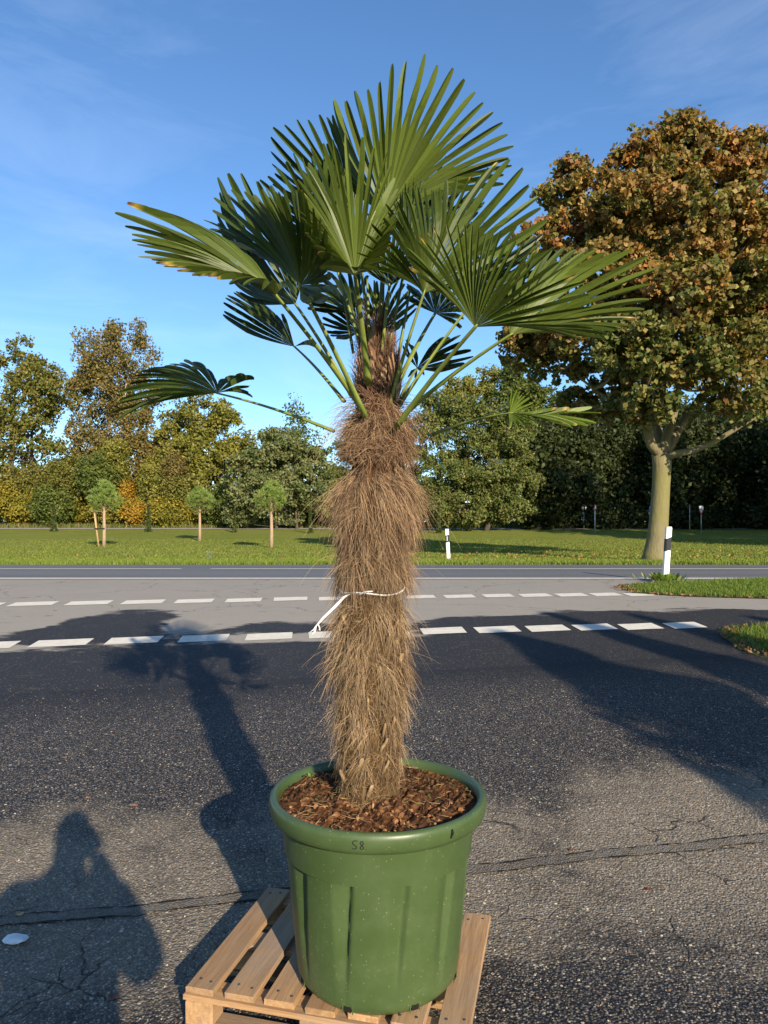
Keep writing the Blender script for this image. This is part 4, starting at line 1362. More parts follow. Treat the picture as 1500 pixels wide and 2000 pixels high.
def crown_points(lobes, n_clump, per, rc, rngl, shell=0.55, flat=1.0, sub=None):
    """clumped points filling ellipsoid lobes (centre, radii)"""
    vol = np.array([(l[1][0] * l[1][1] * l[1][2]) ** (2 / 3) for l in lobes]); vol /= vol.sum()
    cs, cw, cd = [], [], []
    for l, w in zip(lobes, vol):
        m = max(3, int(n_clump * w))
        d = rngl.normal(size=(m, 3)); d /= np.linalg.norm(d, axis=1, keepdims=True)
        r = shell + (1 - shell) * rngl.random(m) ** 0.6
        r *= 0.88 + 0.24 * rngl.random(m)
        P = np.array(l[0]) + d * r[:, None] * np.array(l[1])
        cs.append(P); cd.append(d)
    cs = np.concatenate(cs); cd = np.concatenate(cd)
    if sub is not None:
        k, rs = sub
        m0 = len(cs)
        d2 = rngl.normal(size=(m0, k, 3)) + cd[:, None, :] * 0.55 + np.array([0, 0, 0.45])
        d2 /= np.linalg.norm(d2, axis=2, keepdims=True)
        rr0 = rs * rngl.uniform(0.6, 1.35, m0)
        cs = (cs[:, None, :] + d2 * rr0[:, None, None] * np.array([1, 1, 0.72])).reshape(-1, 3)
        cd = d2.reshape(-1, 3)
    m = len(cs)
    rr_ = rc * rngl.uniform(0.5, 1.5, m)
    off = np.clip(rngl.normal(size=(m, per, 3)), -1.5, 1.5) * np.array([1, 1, flat]) * 0.55
    P = (cs[:, None, :] + off * rr_[:, None, None]).reshape(-1, 3)
    idx = np.repeat(np.arange(m), per)
    return cs, P, idx, np.repeat(cd, per, axis=0)

def limb_tubes(mb, root, tops, r0, rngl, seg=5, wig=0.05, r1=0.012):
    for t in tops:
        t = Vector(t); L = (t - root).length
        path, rad_ = [], []
        w = Vector(rngl.normal(size=3).tolist()) * wig * L
        for i in range(seg + 1):
            s = i / seg
            p = root.lerp(t, s) + w * math.sin(s * math.pi) + Vector((0, 0, -0.10 * L * math.sin(s * math.pi)))
            path.append(p); rad_.append(r0 * (1 - s) + r1 * s)
        mb.tube(path, rad_, 5, False)

def px_lobes(spec, Y, deep=1.0):
    out = []
    for l in spec:
        cx_, cy_, rx, ry = l[:4]
        dy = l[4] if len(l) > 4 else 0.0
        c = at(cx_, cy_, Y + dy)
        k = (Y + dy) / F_PX
        out.append((tuple(c), (rx * k, max(rx, ry) * k * 0.85 * deep, ry * k)))
    return out

def tree(name, label, cat, spec, Y, trunks, pal, leaf, n_clump, per, rc, seed, bark=None, group=None, tr=0.16, shell=0.5, limbs=26, up=0.3, flat=0.9, aspect=0.62, lobes=None, mat=None, vary=0.25, topcol=None, sub=None):
    rl = np.random.default_rng(seed)
    L = lobes if lobes is not None else px_lobes(spec, Y)
    # trunk foot
    fx = trunks[0][0] if lobes is None else None
    if lobes is None:
        q = at(fx, 1000, Y); foot = Vector((q.x, Y, gz(Y) - 0.05))
    else:
        foot = Vector((trunks[0][0], trunks[0][1], gz(trunks[0][1]) - 0.05))
    t_ = thing(name, foot, label, cat, group)
    cs, P, idx, od = crown_points(L, n_clump, per, rc, rl, shell, flat, sub)
    V = leaf_quads(P, leaf, rl, up, aspect, od)
    pal = np.array(pal)
    cl_col = pal[rl.integers(0, len(pal), len(cs))]
    col = cl_col[idx] * 0.6 + pal[rl.integers(0, len(pal), len(P))] * 0.4
    if topcol is not None:
        z0, z1 = P[:, 2].min(), P[:, 2].max()
        f = np.clip((P[:, 2] - z0) / (z1 - z0) + rl.normal(size=len(P)) * 0.22 - 0.15, 0, 1)[:, None]
        col = col * (1 - f) + np.array(topcol) * f
    col = col * rl.uniform(1 - vary, 1 + vary, (len(P), 1))
    lo = np.interp(P[:, 1], PY, PZ) + 0.05
    ok = P[:, 2] > lo
    quads_obj('crown', V[ok], col[ok], mat or M_leaf, t_)
    mb = MB()
    for k, tk_ in enumerate(trunks):
        if lobes is None:
            a = at(tk_[0], 1000, Y); f0 = Vector((a.x, Y + 0.2 * k, gz(Y) - 0.05)); top = at(tk_[1], tk_[2], Y)
        else:
            f0 = Vector((tk_[0], tk_[1], gz(tk_[1]) - 0.05)); top = Vector(tk_[2])
        H_ = (top - f0).length
        w = Vector(rl.normal(size=3).tolist()) * 0.03 * H_; w.z = 0
        path = [f0.lerp(top, s) + w * math.sin(s * 4) for s in (0, 0.03, 0.1, 0.3, 0.5, 0.7, 0.85, 1.0)]
        mb.tube(path, [tr * 1.45, tr * 1.15, tr, tr * 0.85, tr * 0.68, tr * 0.48, tr * 0.3, tr * 0.12], 9, True)
        sel = rl.choice(len(cs), min(limbs, len(cs)), replace=False)
        for j in sel:
            c = Vector(cs[j].tolist())
            s = max(0.15, min(0.95, (c.z - f0.z) / max(H_, 0.1) - 0.12))
            limb_tubes(mb, f0.lerp(top, s), [c], tr * 0.30 * (1.1 - s), rl, r1=0.015)
    mb.build('trunk', bark or M_bark_dark, t_, True)
    return t_

OLV = [(0.129, 0.135, 0.026), (0.168, 0.156, 0.033), (0.091, 0.106, 0.021), (0.199, 0.168, 0.042)]
GRN = [(0.084, 0.114, 0.024), (0.115, 0.141, 0.028), (0.145, 0.162, 0.035), (0.061, 0.087, 0.019)]
BRO = [(0.185, 0.140, 0.042), (0.150, 0.125, 0.040), (0.215, 0.150, 0.042), (0.135, 0.125, 0.038)]
YEL = [(0.183, 0.176, 0.026), (0.251, 0.216, 0.028), (0.129, 0.141, 0.024), (0.336, 0.243, 0.033)]
YGR = [(0.206, 0.195, 0.035), (0.168, 0.168, 0.031), (0.244, 0.216, 0.048), (0.122, 0.135, 0.024)]
BLG = [(0.129, 0.156, 0.053), (0.168, 0.183, 0.069), (0.084, 0.114, 0.035), (0.213, 0.21, 0.089)]
ORG = [(0.42, 0.22, 0.020), (0.36, 0.24, 0.025), (0.30, 0.15, 0.02), (0.20, 0.18, 0.03)]
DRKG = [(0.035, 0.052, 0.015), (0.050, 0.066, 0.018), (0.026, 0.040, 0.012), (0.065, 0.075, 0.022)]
NPL = [(0.122, 0.156, 0.038), (0.152, 0.176, 0.05), (0.084, 0.114, 0.028), (0.199, 0.189, 0.059)]

tree('alder_tree', 'tall loose olive green tree with two dark stems left of the birch', 'tree', [(15, 715, 62, 55), (85, 715, 42, 42), (30, 790, 80, 52), (105, 785, 30, 48), (10, 865, 62, 42), (88, 850, 26, 40), (-60, 800, 60, 110), (60, 930, 80, 40), (120, 900, 40, 40), (70, 770, 50, 60), (0, 960, 60, 40)], 67, [(36, 28, 690), (58, 62, 690)], OLV, 0.30, 130, 28, 0.5, 1, sub=(9, 1.0), tr=0.2)
tree('birch_tree', 'tall drooping brownish birch with pale limbs behind the shrubs', 'tree', [(232, 682, 48, 46), (185, 702, 34, 44), (272, 705, 28, 42), (205, 765, 62, 52), (268, 780, 48, 52), (165, 775, 30, 46), (215, 845, 70, 48), (290, 850, 44, 54), (240, 905, 80, 45), (180, 910, 50, 50), (300, 920, 50, 40)], 69, [(245, 205, 690), (252, 245, 668)], BRO, 0.27, 190, 26, 0.42, 2, sub=(9, 0.85), bark=M_bark_birch, tr=0.18, flat=1.9, limbs=34)
tree('oak_tree', 'round yellowish green tree between the birch and the bluish willow', 'tree', [(405, 815, 52, 38), (445, 850, 40, 38), (365, 850, 40, 40), (410, 890, 62, 42), (350, 905, 36, 36), (460, 905, 36, 36), (400, 950, 70, 40), (330, 870, 26, 30)], 68, [(400, 405, 800), (430, 440, 850)], YGR, 0.29, 120, 28, 0.45, 3, sub=(10, 0.9), tr=0.2)
tree('willow_bush', 'broad grey green bushy willow beside the shaggy palm trunk', 'tree', [(530, 885, 46, 44), (575, 905, 44, 46), (490, 930, 40, 44), (540, 965, 74, 48), (610, 960, 40, 50), (470, 985, 36, 34)], 61, [(540, 540, 870), (580, 580, 900)], BLG, 0.26, 135, 28, 0.4, 4, sub=(11, 0.8), tr=0.12)
tree('young_poplar', 'slim sparse young tree rising behind the grey green willow', 'tree', [(582, 800, 20, 26), (575, 835, 28, 26), (600, 860, 34, 28), (560, 870, 26, 24)], 78, [(585, 582, 778)], GRN, 0.30, 110, 16, 0.7, 5, tr=0.10, limbs=18)
tree('hazel_bush', 'green bush seen past the palm trunk beside the pine sapling', 'bush', [(660, 900, 40, 40), (700, 930, 50, 60), (650, 975, 50, 48), (740, 960, 60, 60), (800, 880, 30, 60)], 64, [(680, 680, 900)], GRN, 0.28, 80, 26, 0.42, 6, sub=(10, 0.8), tr=0.10)
tree('broad_evergreen', 'big dense dark green bushy tree right of the palm trunk', 'tree', [(880, 800, 48, 36), (850, 860, 48, 48), (930, 830, 58, 50), (990, 850, 42, 56), (870, 930, 60, 52), (950, 920, 72, 60), (900, 985, 78, 36), (985, 985, 46, 36), (840, 975, 36, 40), (1010, 930, 36, 50)], 58, [(915, 915, 800), (950, 955, 830)], NPL, 0.23, 300, 26, 0.34, 7, sub=(11, 0.75), tr=0.2, aspect=0.5)
tree('yellowing_tree', 'pale yellow green treetop rising behind the dense evergreen', 'tree', [(905, 765, 26, 24), (960, 752, 24, 22), (930, 785, 40, 24), (885, 785, 20, 20)], 76, [(930, 930, 760)], YGR, 0.28, 46, 26, 0.42, 8, sub=(10, 0.8), tr=0.14)
tree('dark_pine', 'tall dark green tree between the evergreen and the orange maple', 'tree', [(1005, 745, 38, 28), (1020, 790, 42, 38), (985, 790, 30, 30), (1045, 830, 44, 40), (1010, 850, 30, 40)], 68, [(1010, 1008, 740)], GRN, 0.28, 95, 26, 0.42, 9, sub=(11, 0.85), tr=0.2)

# shaded wood on the right; part of its shade is put into the dark leaf colours
WOOD = [((1050, 880, 50, 60), (1060, 960, 46, 60), (1030, 900, 30, 50)), ((1110, 850, 60, 60), (1120, 930, 56, 80)), ((1175, 870, 56, 70), (1190, 960, 60, 60)), ((1245, 850, 60, 70), (1240, 950, 50, 66)),
        ((1330, 860, 60, 70), (1320, 950, 56, 64)), ((1400, 870, 56, 80), (1400, 960, 60, 60)), ((1465, 860, 56, 84), (1470, 965, 60, 56)), ((1540, 880, 60, 90), (1550, 970, 60, 56)), ((1620, 880, 60, 90), (1620, 970, 60, 56))]
WL = ['dark leafy tree behind the red disc sign', 'dark tree behind the grey street lamp', 'dark tree behind the small triangle sign', 'dark tree just left of the maple trunk', 'dark tree right of the maple trunk',
      'dark tree behind the yield sign in the wood', 'dark tree at the edge of the wood beyond the yield sign', 'dark tree farther along the wood past the yield sign', 'dark tree at the far end of the shaded wood']
for i, (sp, lb) in enumerate(zip(WOOD, WL)):
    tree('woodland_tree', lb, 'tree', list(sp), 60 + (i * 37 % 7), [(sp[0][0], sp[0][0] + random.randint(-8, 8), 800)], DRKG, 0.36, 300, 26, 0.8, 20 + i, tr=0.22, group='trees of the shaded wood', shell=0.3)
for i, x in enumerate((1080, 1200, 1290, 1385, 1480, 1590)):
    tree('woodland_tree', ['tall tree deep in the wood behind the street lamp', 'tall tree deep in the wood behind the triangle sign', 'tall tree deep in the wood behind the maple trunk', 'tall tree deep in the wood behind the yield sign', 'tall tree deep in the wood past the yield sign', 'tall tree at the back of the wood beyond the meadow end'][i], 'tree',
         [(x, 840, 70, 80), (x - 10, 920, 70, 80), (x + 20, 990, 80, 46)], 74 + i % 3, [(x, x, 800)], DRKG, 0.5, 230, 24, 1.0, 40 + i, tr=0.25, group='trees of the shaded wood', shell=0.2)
for i, x in enumerate((1045, 1085, 1130, 1180, 1225, 1300, 1345, 1395, 1440, 1490, 1540)):
    tree('undergrowth_shrub', ['low dark shrub beside the pale utility cabinet', 'low dark shrub behind the triangular sign back', 'low dark shrub under the street lamp', 'low dark shrub right of the small triangle sign', 'low dark shrub left of the maple foot', 'low dark shrub right of the maple foot', 'low dark shrub behind the bare grey pole', 'low dark shrub just past the yield sign', 'dark shrub in the wood well past the yield sign', 'dark shrub at the end of the wood margin', 'last dark shrub of the wood margin'][i], 'shrub',
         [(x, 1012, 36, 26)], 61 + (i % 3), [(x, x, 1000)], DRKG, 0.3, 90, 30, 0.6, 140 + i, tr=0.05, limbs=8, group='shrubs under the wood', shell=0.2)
n_ = 42000
xx = rng.uniform(-75, 85, n_); yy = rng.uniform(96, 104, n_)
hh = np.where(xx / 100 * F_PX + 750 > 980, 10.5, 4.6) + 1.3 * np.sin(xx * 0.35) + 0.9 * np.sin(xx * 0.93 + 1)
Pn = np.stack([xx, yy, 2.6 + rng.random(n_) * hh], 1)
o = quads_obj('far_wood', leaf_quads(Pn, 0.75, rng, 0.2, 0.7), np.array([(0.05, 0.065, 0.02), (0.075, 0.085, 0.028), (0.04, 0.05, 0.018)])[rng.integers(0, 3, n_)], M_leaf)
tag(o, 'distant dark wood closing the view behind the hedge', 'wood', kind='stuff')

# hedge shrubs at the far edge of the meadow
SH = [((-10, 965, 40, 34), YEL, 'yellow green shrub at the open end of the hedge'), ((45, 990, 42, 30), YEL, 'low yellow green shrub under the two-stemmed tree'), ((60, 945, 46, 34), OLV, 'olive shrub below the two-stemmed tree'),
      ((105, 985, 40, 36), GRN, 'dark green shrub between yellow ones in the hedge'), ((130, 935, 46, 40), OLV, 'tall olive shrub left of the staked pine'), ((150, 990, 40, 34), YEL, 'bright yellow green shrub behind the staked pine'),
      ((190, 925, 40, 40), GRN, 'green shrub rising above the staked pine'), ((215, 985, 34, 34), YEL, 'golden green shrub at the staked pine'), ((247, 970, 19, 42), ORG, 'slender orange shrub right of the staked pine'),
      ((262, 1000, 16, 20), ORG, 'small orange bush at the foot of the orange shrub'), ((225, 905, 24, 50), YGR, 'tall thin yellowish shrub below the birch'), ((305, 945, 34, 56), YGR, 'upright pale green shrub right of the orange one'),
      ((330, 1000, 40, 26), YEL, 'low yellow shrub left of the middle pine'), ((355, 965, 36, 40), OLV, 'olive brown shrub behind the middle pine'), ((395, 1000, 36, 26), YEL, 'low bright shrub behind the middle pine'),
      ((430, 985, 40, 36), GRN, 'green shrub between the two bare-stemmed pines'), ((345, 915, 22, 26), BRO, 'rusty small tree top between birch and round tree'), ((600, 1000, 40, 24), GRN, 'low green shrub at the foot of the willow')]
for i, (sp, pal, lb) in enumerate(SH):
    tree('shrub', lb, 'shrub', [sp], 64.5 + (i % 3) * 1.2, [(sp[0], sp[0], sp[1])], pal, 0.21, int(60 + sp[2] * sp[3] / 8), 34, 0.5, 60 + i, tr=0.05, limbs=10, group='shrubs of the far hedge')
# rough growth along the hedge foot
n_ = 14000
xx = rng.uniform(-42, 42, n_); yy = rng.uniform(63.2, 68, n_)
blades('hedge_grass', np.stack([xx, yy], 1), 0.15, 0.5, 0.05, [(0.11, 0.13, 0.03), (0.15, 0.15, 0.045), (0.08, 0.10, 0.022), (0.17, 0.13, 0.05)], 0.0, 'rough dry grass along the foot of the hedge')

# ---- the maple
MY = 20.8
foot = gpt(1276, 1098); MY = foot.y
ml = [(1335, 300, 60, 44), (1280, 340, 70, 50), (1400, 345, 80, 56), (1470, 360, 70, 56), (1190, 385, 72, 48), (1135, 440, 66, 56), (1250, 430, 96, 70, -1.2), (1360, 440, 100, 80, -2.0), (1470, 460, 90, 80, -1.5), (1115, 530, 60, 60), (1200, 540, 86, 74, -1.6),
      (1320, 560, 100, 80, -2.6), (1440, 580, 100, 80, -2.4), (1085, 640, 50, 44, 0.8), (1150, 650, 74, 60, -1.2), (1260, 670, 90, 66, -2.4), (1380, 690, 100, 66, -2.8), (1490, 690, 90, 80, -1.5), (1095, 720, 44, 44, 0.8), (1170, 750, 66, 42, -0.4),
      (1270, 770, 60, 36, -2.0), (1420, 780, 80, 40, -2.0), (1540, 500, 110, 130), (1590, 640, 110, 120), (1560, 780, 90, 44), (1330, 500, 150, 120, 2.2), (1330, 650, 170, 110, 2.2), (1130, 790, 30, 24, 0.5), (1030, 690, 26, 20, 1.0), (1230, 800, 40, 26, -1.0)]
ml += [(1328, 262, 16, 22), (1262, 300, 18, 18), (1455, 305, 22, 18), (1395, 298, 20, 16), (1125, 335, 16, 18), (1230, 330, 26, 22), (1098, 390, 20, 22), (1062, 470, 22, 26), (1020, 660, 18, 16)]
ml = [(l[0], l[1], max(8, l[2] * 0.92 - 20), max(8, l[3] * 0.92 - 18)) + tuple(l[4:]) for l in ml]
L = px_lobes(ml, MY, 0.9)
rl = np.random.default_rng(99)
maple = thing('maple_tree', (foot.x, foot.y, foot.z - 0.05), 'large maple turning orange and brown standing beside the road', 'tree')
cs, P, idx, od = crown_points(L, 330, 34, 0.19, rl, 0.55, 0.8, (16, 0.62))
V = leaf_quads(P, 0.140, rl, 0.25, 0.85, od)
zz = (P[:, 2] - P[:, 2].min()) / (P[:, 2].max() - P[:, 2].min())
gpal = np.array([(0.090, 0.120, 0.026), (0.062, 0.092, 0.020), (0.135, 0.150, 0.038), (0.200, 0.185, 0.055)])
opal = np.array([(0.250, 0.115, 0.035), (0.340, 0.190, 0.060), (0.200, 0.075, 0.030), (0.300, 0.230, 0.070), (0.42, 0.17, 0.04)])
turn = np.clip(0.06 + 0.66 * zz + rl.normal(size=len(cs))[idx] * 0.15 + np.repeat(rl.normal(size=len(cs) // 16 + 1), 16)[:len(cs)][idx] * 0.2 + rl.normal(size=len(P)) * 0.16, 0, 1)
g = gpal[rl.integers(0, 4, len(P))]; o_ = opal[rl.integers(0, 5, len(cs))][idx] * 0.5 + opal[rl.integers(0, 5, len(P))] * 0.5
col = g * (1 - turn[:, None]) + o_ * turn[:, None]
col *= rl.uniform(0.72, 1.28, (len(P), 1))
quads_obj('crown', V, col, M_leaf, maple)
mb = MB()
def pxpath(pts): return [at(x, y, MY + d) for x, y, d in pts]
mb.tube([Vector((foot.x, foot.y, foot.z - 0.08))] + pxpath([(1279, 1085, 0), (1284, 1050, 0), (1288, 1000, 0), (1291, 950, 0), (1293, 912, 0), (1292, 888, 0)]), [0.40, 0.33, 0.285, 0.262, 0.25, 0.26, 0.27], 16, True)
tops = [cs[j] for j in rl.choice(len(cs), 150, replace=False)]
mains = [[(1291, 892, 0), (1272, 868, -.2), (1262, 830, -.3), (1264, 780, -.4), (1250, 700, -.5), (1235, 600, -.3), (1240, 470, 0), (1270, 360, 0)],
         [(1293, 890, 0), (1303, 850, .3), (1318, 800, .5), (1330, 720, .5), (1335, 600, .4), (1345, 450, .2), (1338, 310, 0)],
         [(1296, 897, 0), (1320, 886, -.3), (1355, 880, -.5), (1390, 866, -.7), (1430, 842, -.9), (1475, 815, -1), (1520, 780, -1), (1570, 700, -.8)],
         [(1290, 880, 0.1), (1285, 840, 1.2), (1240, 780, 1.8), (1180, 700, 2.0), (1130, 620, 1.6), (1120, 500, 1.0)],
         [(1298, 885, 0.1), (1330, 830, 1.5), (1380, 760, 1.8), (1430, 650, 1.6), (1460, 520, 1.2), (1470, 400, .8)],
         [(1270, 840, -.4), (1220, 800, -.8), (1160, 760, -.6), (1110, 720, 0), (1060, 690, .6)]]
mp = []
for m_ in mains:
    pp = pxpath(m_)
    r0 = 0.165 if m_ is not mains[2] and m_ is not mains[5] else 0.125
    if m_ is mains[5]: r0 = 0.07
    mb.tube(pp, [r0 * (1 - 0.85 * i / (len(pp) - 1)) for i in range(len(pp))], 9, True)
    mp += pp[1:]
for t in tops:
    t = Vector(t.tolist())
    best = min(mp, key=lambda q: (q - t).length + (1.5 if q.z > t.z else 0))
    limb_tubes(mb, best, [t], 0.045, rl, r1=0.01, wig=0.08)
mb.build('trunk', M_bark_maple, maple, True)
# fallen leaves under the maple
n_ = 750
xx = foot.x + rl.normal(size=n_) * 6.5; yy = 19.1 + np.abs(rl.normal(size=n_)) * 7
Pn = np.stack([xx, yy, np.interp(yy, PY, PZ) + 0.07], 1)
ok = (xx > -14)
Vq = leaf_quads(Pn[ok], 0.085, rl, 2.5, 0.8)
cc = np.array([(0.34, 0.20, 0.06), (0.28, 0.12, 0.04), (0.40, 0.28, 0.08)])[rl.integers(0, 3, ok.sum())]
o = quads_obj('leaf_litter', Vq, cc, M_leaf)
tag(o, 'orange and tan fallen leaves scattered on the meadow under the maple', 'fallen leaves', kind='stuff')
n_ = 500
yy = rl.uniform(5.6, 9.1, n_); xx = np.array([V2(y) for y in yy]) + np.abs(rl.normal(size=n_)) * 0.22 - 0.03
Pn = np.stack([xx, yy, np.interp(yy, PY, PZ) + 0.045], 1)
o = quads_obj('leaf_litter', leaf_quads(Pn, 0.045, rl, 2.0, 0.75), np.array([(0.20, 0.12, 0.06), (0.28, 0.15, 0.07), (0.12, 0.07, 0.04)])[rl.integers(0, 3, n_)], M_leaf)
tag(o, 'brown fallen leaves gathered along the edge of the yard verge', 'fallen leaves', kind='stuff')
n_ = 350
yy = rl.uniform(10.9, 13.2, n_); xx = np.array([V1(y) for y in yy]) + np.abs(rl.normal(size=n_)) * 0.25 - 0.12
Pn = np.stack([xx, yy, np.interp(yy, PY, PZ) + 0.04], 1)
o = quads_obj('leaf_litter', leaf_quads(Pn, 0.045, rl, 2.0, 0.75), np.array([(0.20, 0.12, 0.06), (0.28, 0.15, 0.07), (0.12, 0.07, 0.04)])[rl.integers(0, 3, n_)], M_leaf)
tag(o, 'brown fallen leaves along the tip of the grass island', 'fallen leaves', kind='stuff')

# ---- staked and bare-stemmed young pines on the meadow
def young_pine(px, pbase, ptop, pcb, halfw, label, seed):
    f0 = gpt(px, pbase); Y = f0.y; k = Y / F_PX
    rl = np.random.default_rng(seed)
    t_ = thing('pine_sapling', f0, label, 'pine', 'young pines on the meadow')
    ztop = at(px, ptop, Y).z; zcb = at(px, pcb, Y).z
    mb = MB()
    mb.tube([f0 + Vector((0, 0, -0.05)), f0 + Vector((0.01, 0, 0.6)), Vector((f0.x - 0.01, Y, zcb)), Vector((f0.x, Y, ztop - 0.1))], [0.105, 0.088, 0.07, 0.02], 9)
    hw = halfw * k
    n_ = 330
    C_ = np.zeros((n_, 3))
    d = rl.normal(size=(n_, 3)); d /= np.linalg.norm(d, axis=1, keepdims=True)
    r = rl.random(n_) ** 0.45
    hz = (ztop - zcb) / 2
    C_[:, 0] = f0.x + d[:, 0] * r * hw; C_[:, 1] = Y + d[:, 1] * r * hw; C_[:, 2] = (ztop + zcb) / 2 + d[:, 2] * r * hz
    sh = 1 - 0.55 * np.clip((C_[:, 2] - (zcb + hz)) / hz, 0, 1)
    C_[:, 0] = f0.x + (C_[:, 0] - f0.x) * sh; C_[:, 1] = Y + (C_[:, 1] - Y) * sh
    Q, cc = [], []
    pal = [(0.17, 0.25, 0.05), (0.20, 0.28, 0.06), (0.13, 0.20, 0.04), (0.24, 0.28, 0.08)]
    for i in range(n_):
        c = Vector(C_[i].tolist())
        od_ = Vector((c.x - f0.x, c.y - Y, (c.z - zcb - hz * 0.5) * 0.8 + 0.25)).normalized()
        col_ = random.choice(pal) if not (c.z < zcb + 0.3 * hz and random.random() < 0.3) else (0.20, 0.15, 0.04)
        for j in range(26):
            dv = (od_ + Vector((U(-1, 1), U(-1, 1), U(-1, 1))) * 0.9).normalized() * U(0.12, 0.22)
            w = dv.cross(Vector((U(-1, 1), U(-1, 1), U(-1, 1)))).normalized() * 0.008
            Q.append([c - w, c + w, c + dv + w * 0.4, c + dv - w * 0.4]); cc.append(tuple(q * U(0.8, 1.2) for q in col_))
        if i % 8 == 0:
            mb.tube([Vector((f0.x, Y, max(zcb, c.z - 0.35))), c], [0.02, 0.008], 4, False)
    mb.build('trunk', M_bark_pine, t_, True)
    quads_obj('crown', np.array(Q), np.array(cc), M_needle, t_)
    return f0
pf = young_pine(203, 1068, 938, 1004, 31, 'young round-topped pine tied to a wooden stake', 201)
young_pine(390, 1057, 950, 1000, 26, 'young bare-stemmed pine standing nearer the hedge, without a stake', 202)
young_pine(530, 1070, 940, 1000, 30, 'young bare-stemmed pine with a pale trunk beside the palm trunk', 203)
M_stake = plain_mat("stake_wood", (0.42, 0.28, 0.13), 0.8, 0.2, 0.2, 6)
M_strap = plain_mat("strap", (0.015, 0.015, 0.015), 0.7, 0.2, 0.1, 10)
sf = gpt(193, 1068); Y = sf.y
st = thing('tree_stake', sf, 'pale wooden stake with a cross piece supporting a young pine', 'stake')
mb = MB(); mb.tube([sf + Vector((0, 0, -0.05)), at(184, 998, Y)], [0.045, 0.045], 9); mb.build('post', M_stake, st, True)
mb = MB(); mb.box(at(188, 998, Y - 0.06), (0.48, 0.05, 0.09), Matrix.Rotation(-0.05, 3, 'Y')); mb.build('cross_piece', M_stake, st)
mb = MB(); mb.box(at(195.5, 1032.5, Y), (0.52, 0.22, 0.07)); mb.build('strap', M_strap, st)

# thin columnar conifers along the far path
for i, (px, pb, pt, hw) in enumerate([(105, 1038, 985, 4.5), (290, 1039, 988, 4.5), (458, 1040, 994, 3.5), (606, 1042, 990, 4), (857, 1042, 985, 4)]):
    f0 = gpt(px, pb); Y = f0.y; k = Y / F_PX
    rl = np.random.default_rng(300 + i)
    t_ = thing('columnar_conifer', f0, ['thin columnar conifer left of the staked pine, by the path', 'thin columnar conifer between the staked pine and the middle pine', 'thin columnar conifer between the middle and the pale-trunked pine', 'thin columnar conifer by the path right of the pale-trunked pine', 'thin columnar conifer behind the white reflector post'][i], 'conifer', 'columnar conifers along the path')
    ht = (pb - pt) * k
    n_ = 900
    tt = rl.random(n_); an = rl.uniform(0, 6.28, n_)
    rr_ = hw * k * (1 - 0.75 * tt) * (0.6 + 0.5 * rl.random(n_)) * (1 + 0.6 * np.exp(-(tt / 0.12) ** 2))
    Pn = np.stack([f0.x + rr_ * np.cos(an), f0.y + rr_ * np.sin(an), f0.z + 0.05 + tt * ht], 1)
    quads_obj('crown', leaf_quads(Pn, 0.16, rl, 0.0, 0.5), np.array(DRKG)[rl.integers(0, 4, n_)] * 1.5, M_leaf, t_)
    mb = MB(); mb.tube([f0 + Vector((0, 0, -0.05)), f0 + Vector((0, 0, ht * 0.9))], [0.03, 0.01], 6); mb.build('trunk', M_bark_dark, t_)

# ------------------------------------------------------------------ delineator posts
M_white = plain_mat("white_plastic", (0.80, 0.80, 0.77), 0.45, 0.5, 0.05, 8)
M_black = plain_mat("black_plastic", (0.018, 0.018, 0.022), 0.45, 0.5, 0.2, 12)
M_refl = plain_mat("reflector", (0.55, 0.55, 0.56), 0.2, 0.8, 0.05, 60)
def delineator(px, pb, ptx, pty, label, yaw, refl=True):
    f0 = gpt(px, pb); Y = f0.y
    top = at(ptx, pty, Y)
    H_ = (top - f0).length
    ax = (top - f0).normalized()
    t_ = thing('delineator_post', f0, label, 'post')
    c, s = math.cos(yaw), math.sin(yaw)
    sec = [(-0.060, -0.036), (-0.048, -0.052), (0.048, -0.052), (0.060, -0.036), (0.026, 0.052), (-0.026, 0.052)]
    sec = [Vector((x * c - y * s, x * s + y * c, 0)) for x, y in sec]
    def seg(name, z0, z1, m, k=1.0, slope=0.0):
        mb = MB()
        vs = []
        for z in (z0, z1):
            for q in sec:
                p = f0 + ax * (H_ * z) + q * k
                if slope: p += ax * (slope * (q.x))
                vs.append(p)
        n = len(sec)
        fs = [(i, (i + 1) % n, n + (i + 1) % n, n + i) for i in range(n)] + [tuple(range(n - 1, -1, -1)), tuple(range(n, 2 * n))]
        mb.add(vs, fs)
        return mb.build(name, m, t_)
    seg('post_shaft', -0.05, 0.575, M_white, 1.0, 0.0)
    seg('black_band', 0.5755, 0.799, M_black, 1.004, 0.35)
    seg('post_cap', 0.78, 0.985, M_white, 0.995)
    seg('cap_top', 0.985, 1.0, M_white, 0.90)
    if refl:
        mb = MB(); c0 = f0 + ax * (H_ * 0.685) + Vector((0.0535 * s, -0.0535 * c, 0))
        Rm = Matrix.Rotation(yaw, 3, 'Z')
        mb.box(c0, (0.036, 0.006, 0.14), Rm); mb.build('reflector', M_refl, t_)
    return f0
dp = delineator(1298, 1138, 1305, 1029, 'leaning white post with black band on the grass island', R(18), False)
delineator(877, 1093, 873.5, 1033, 'white post with black band and reflector at the meadow edge', R(-25), True)
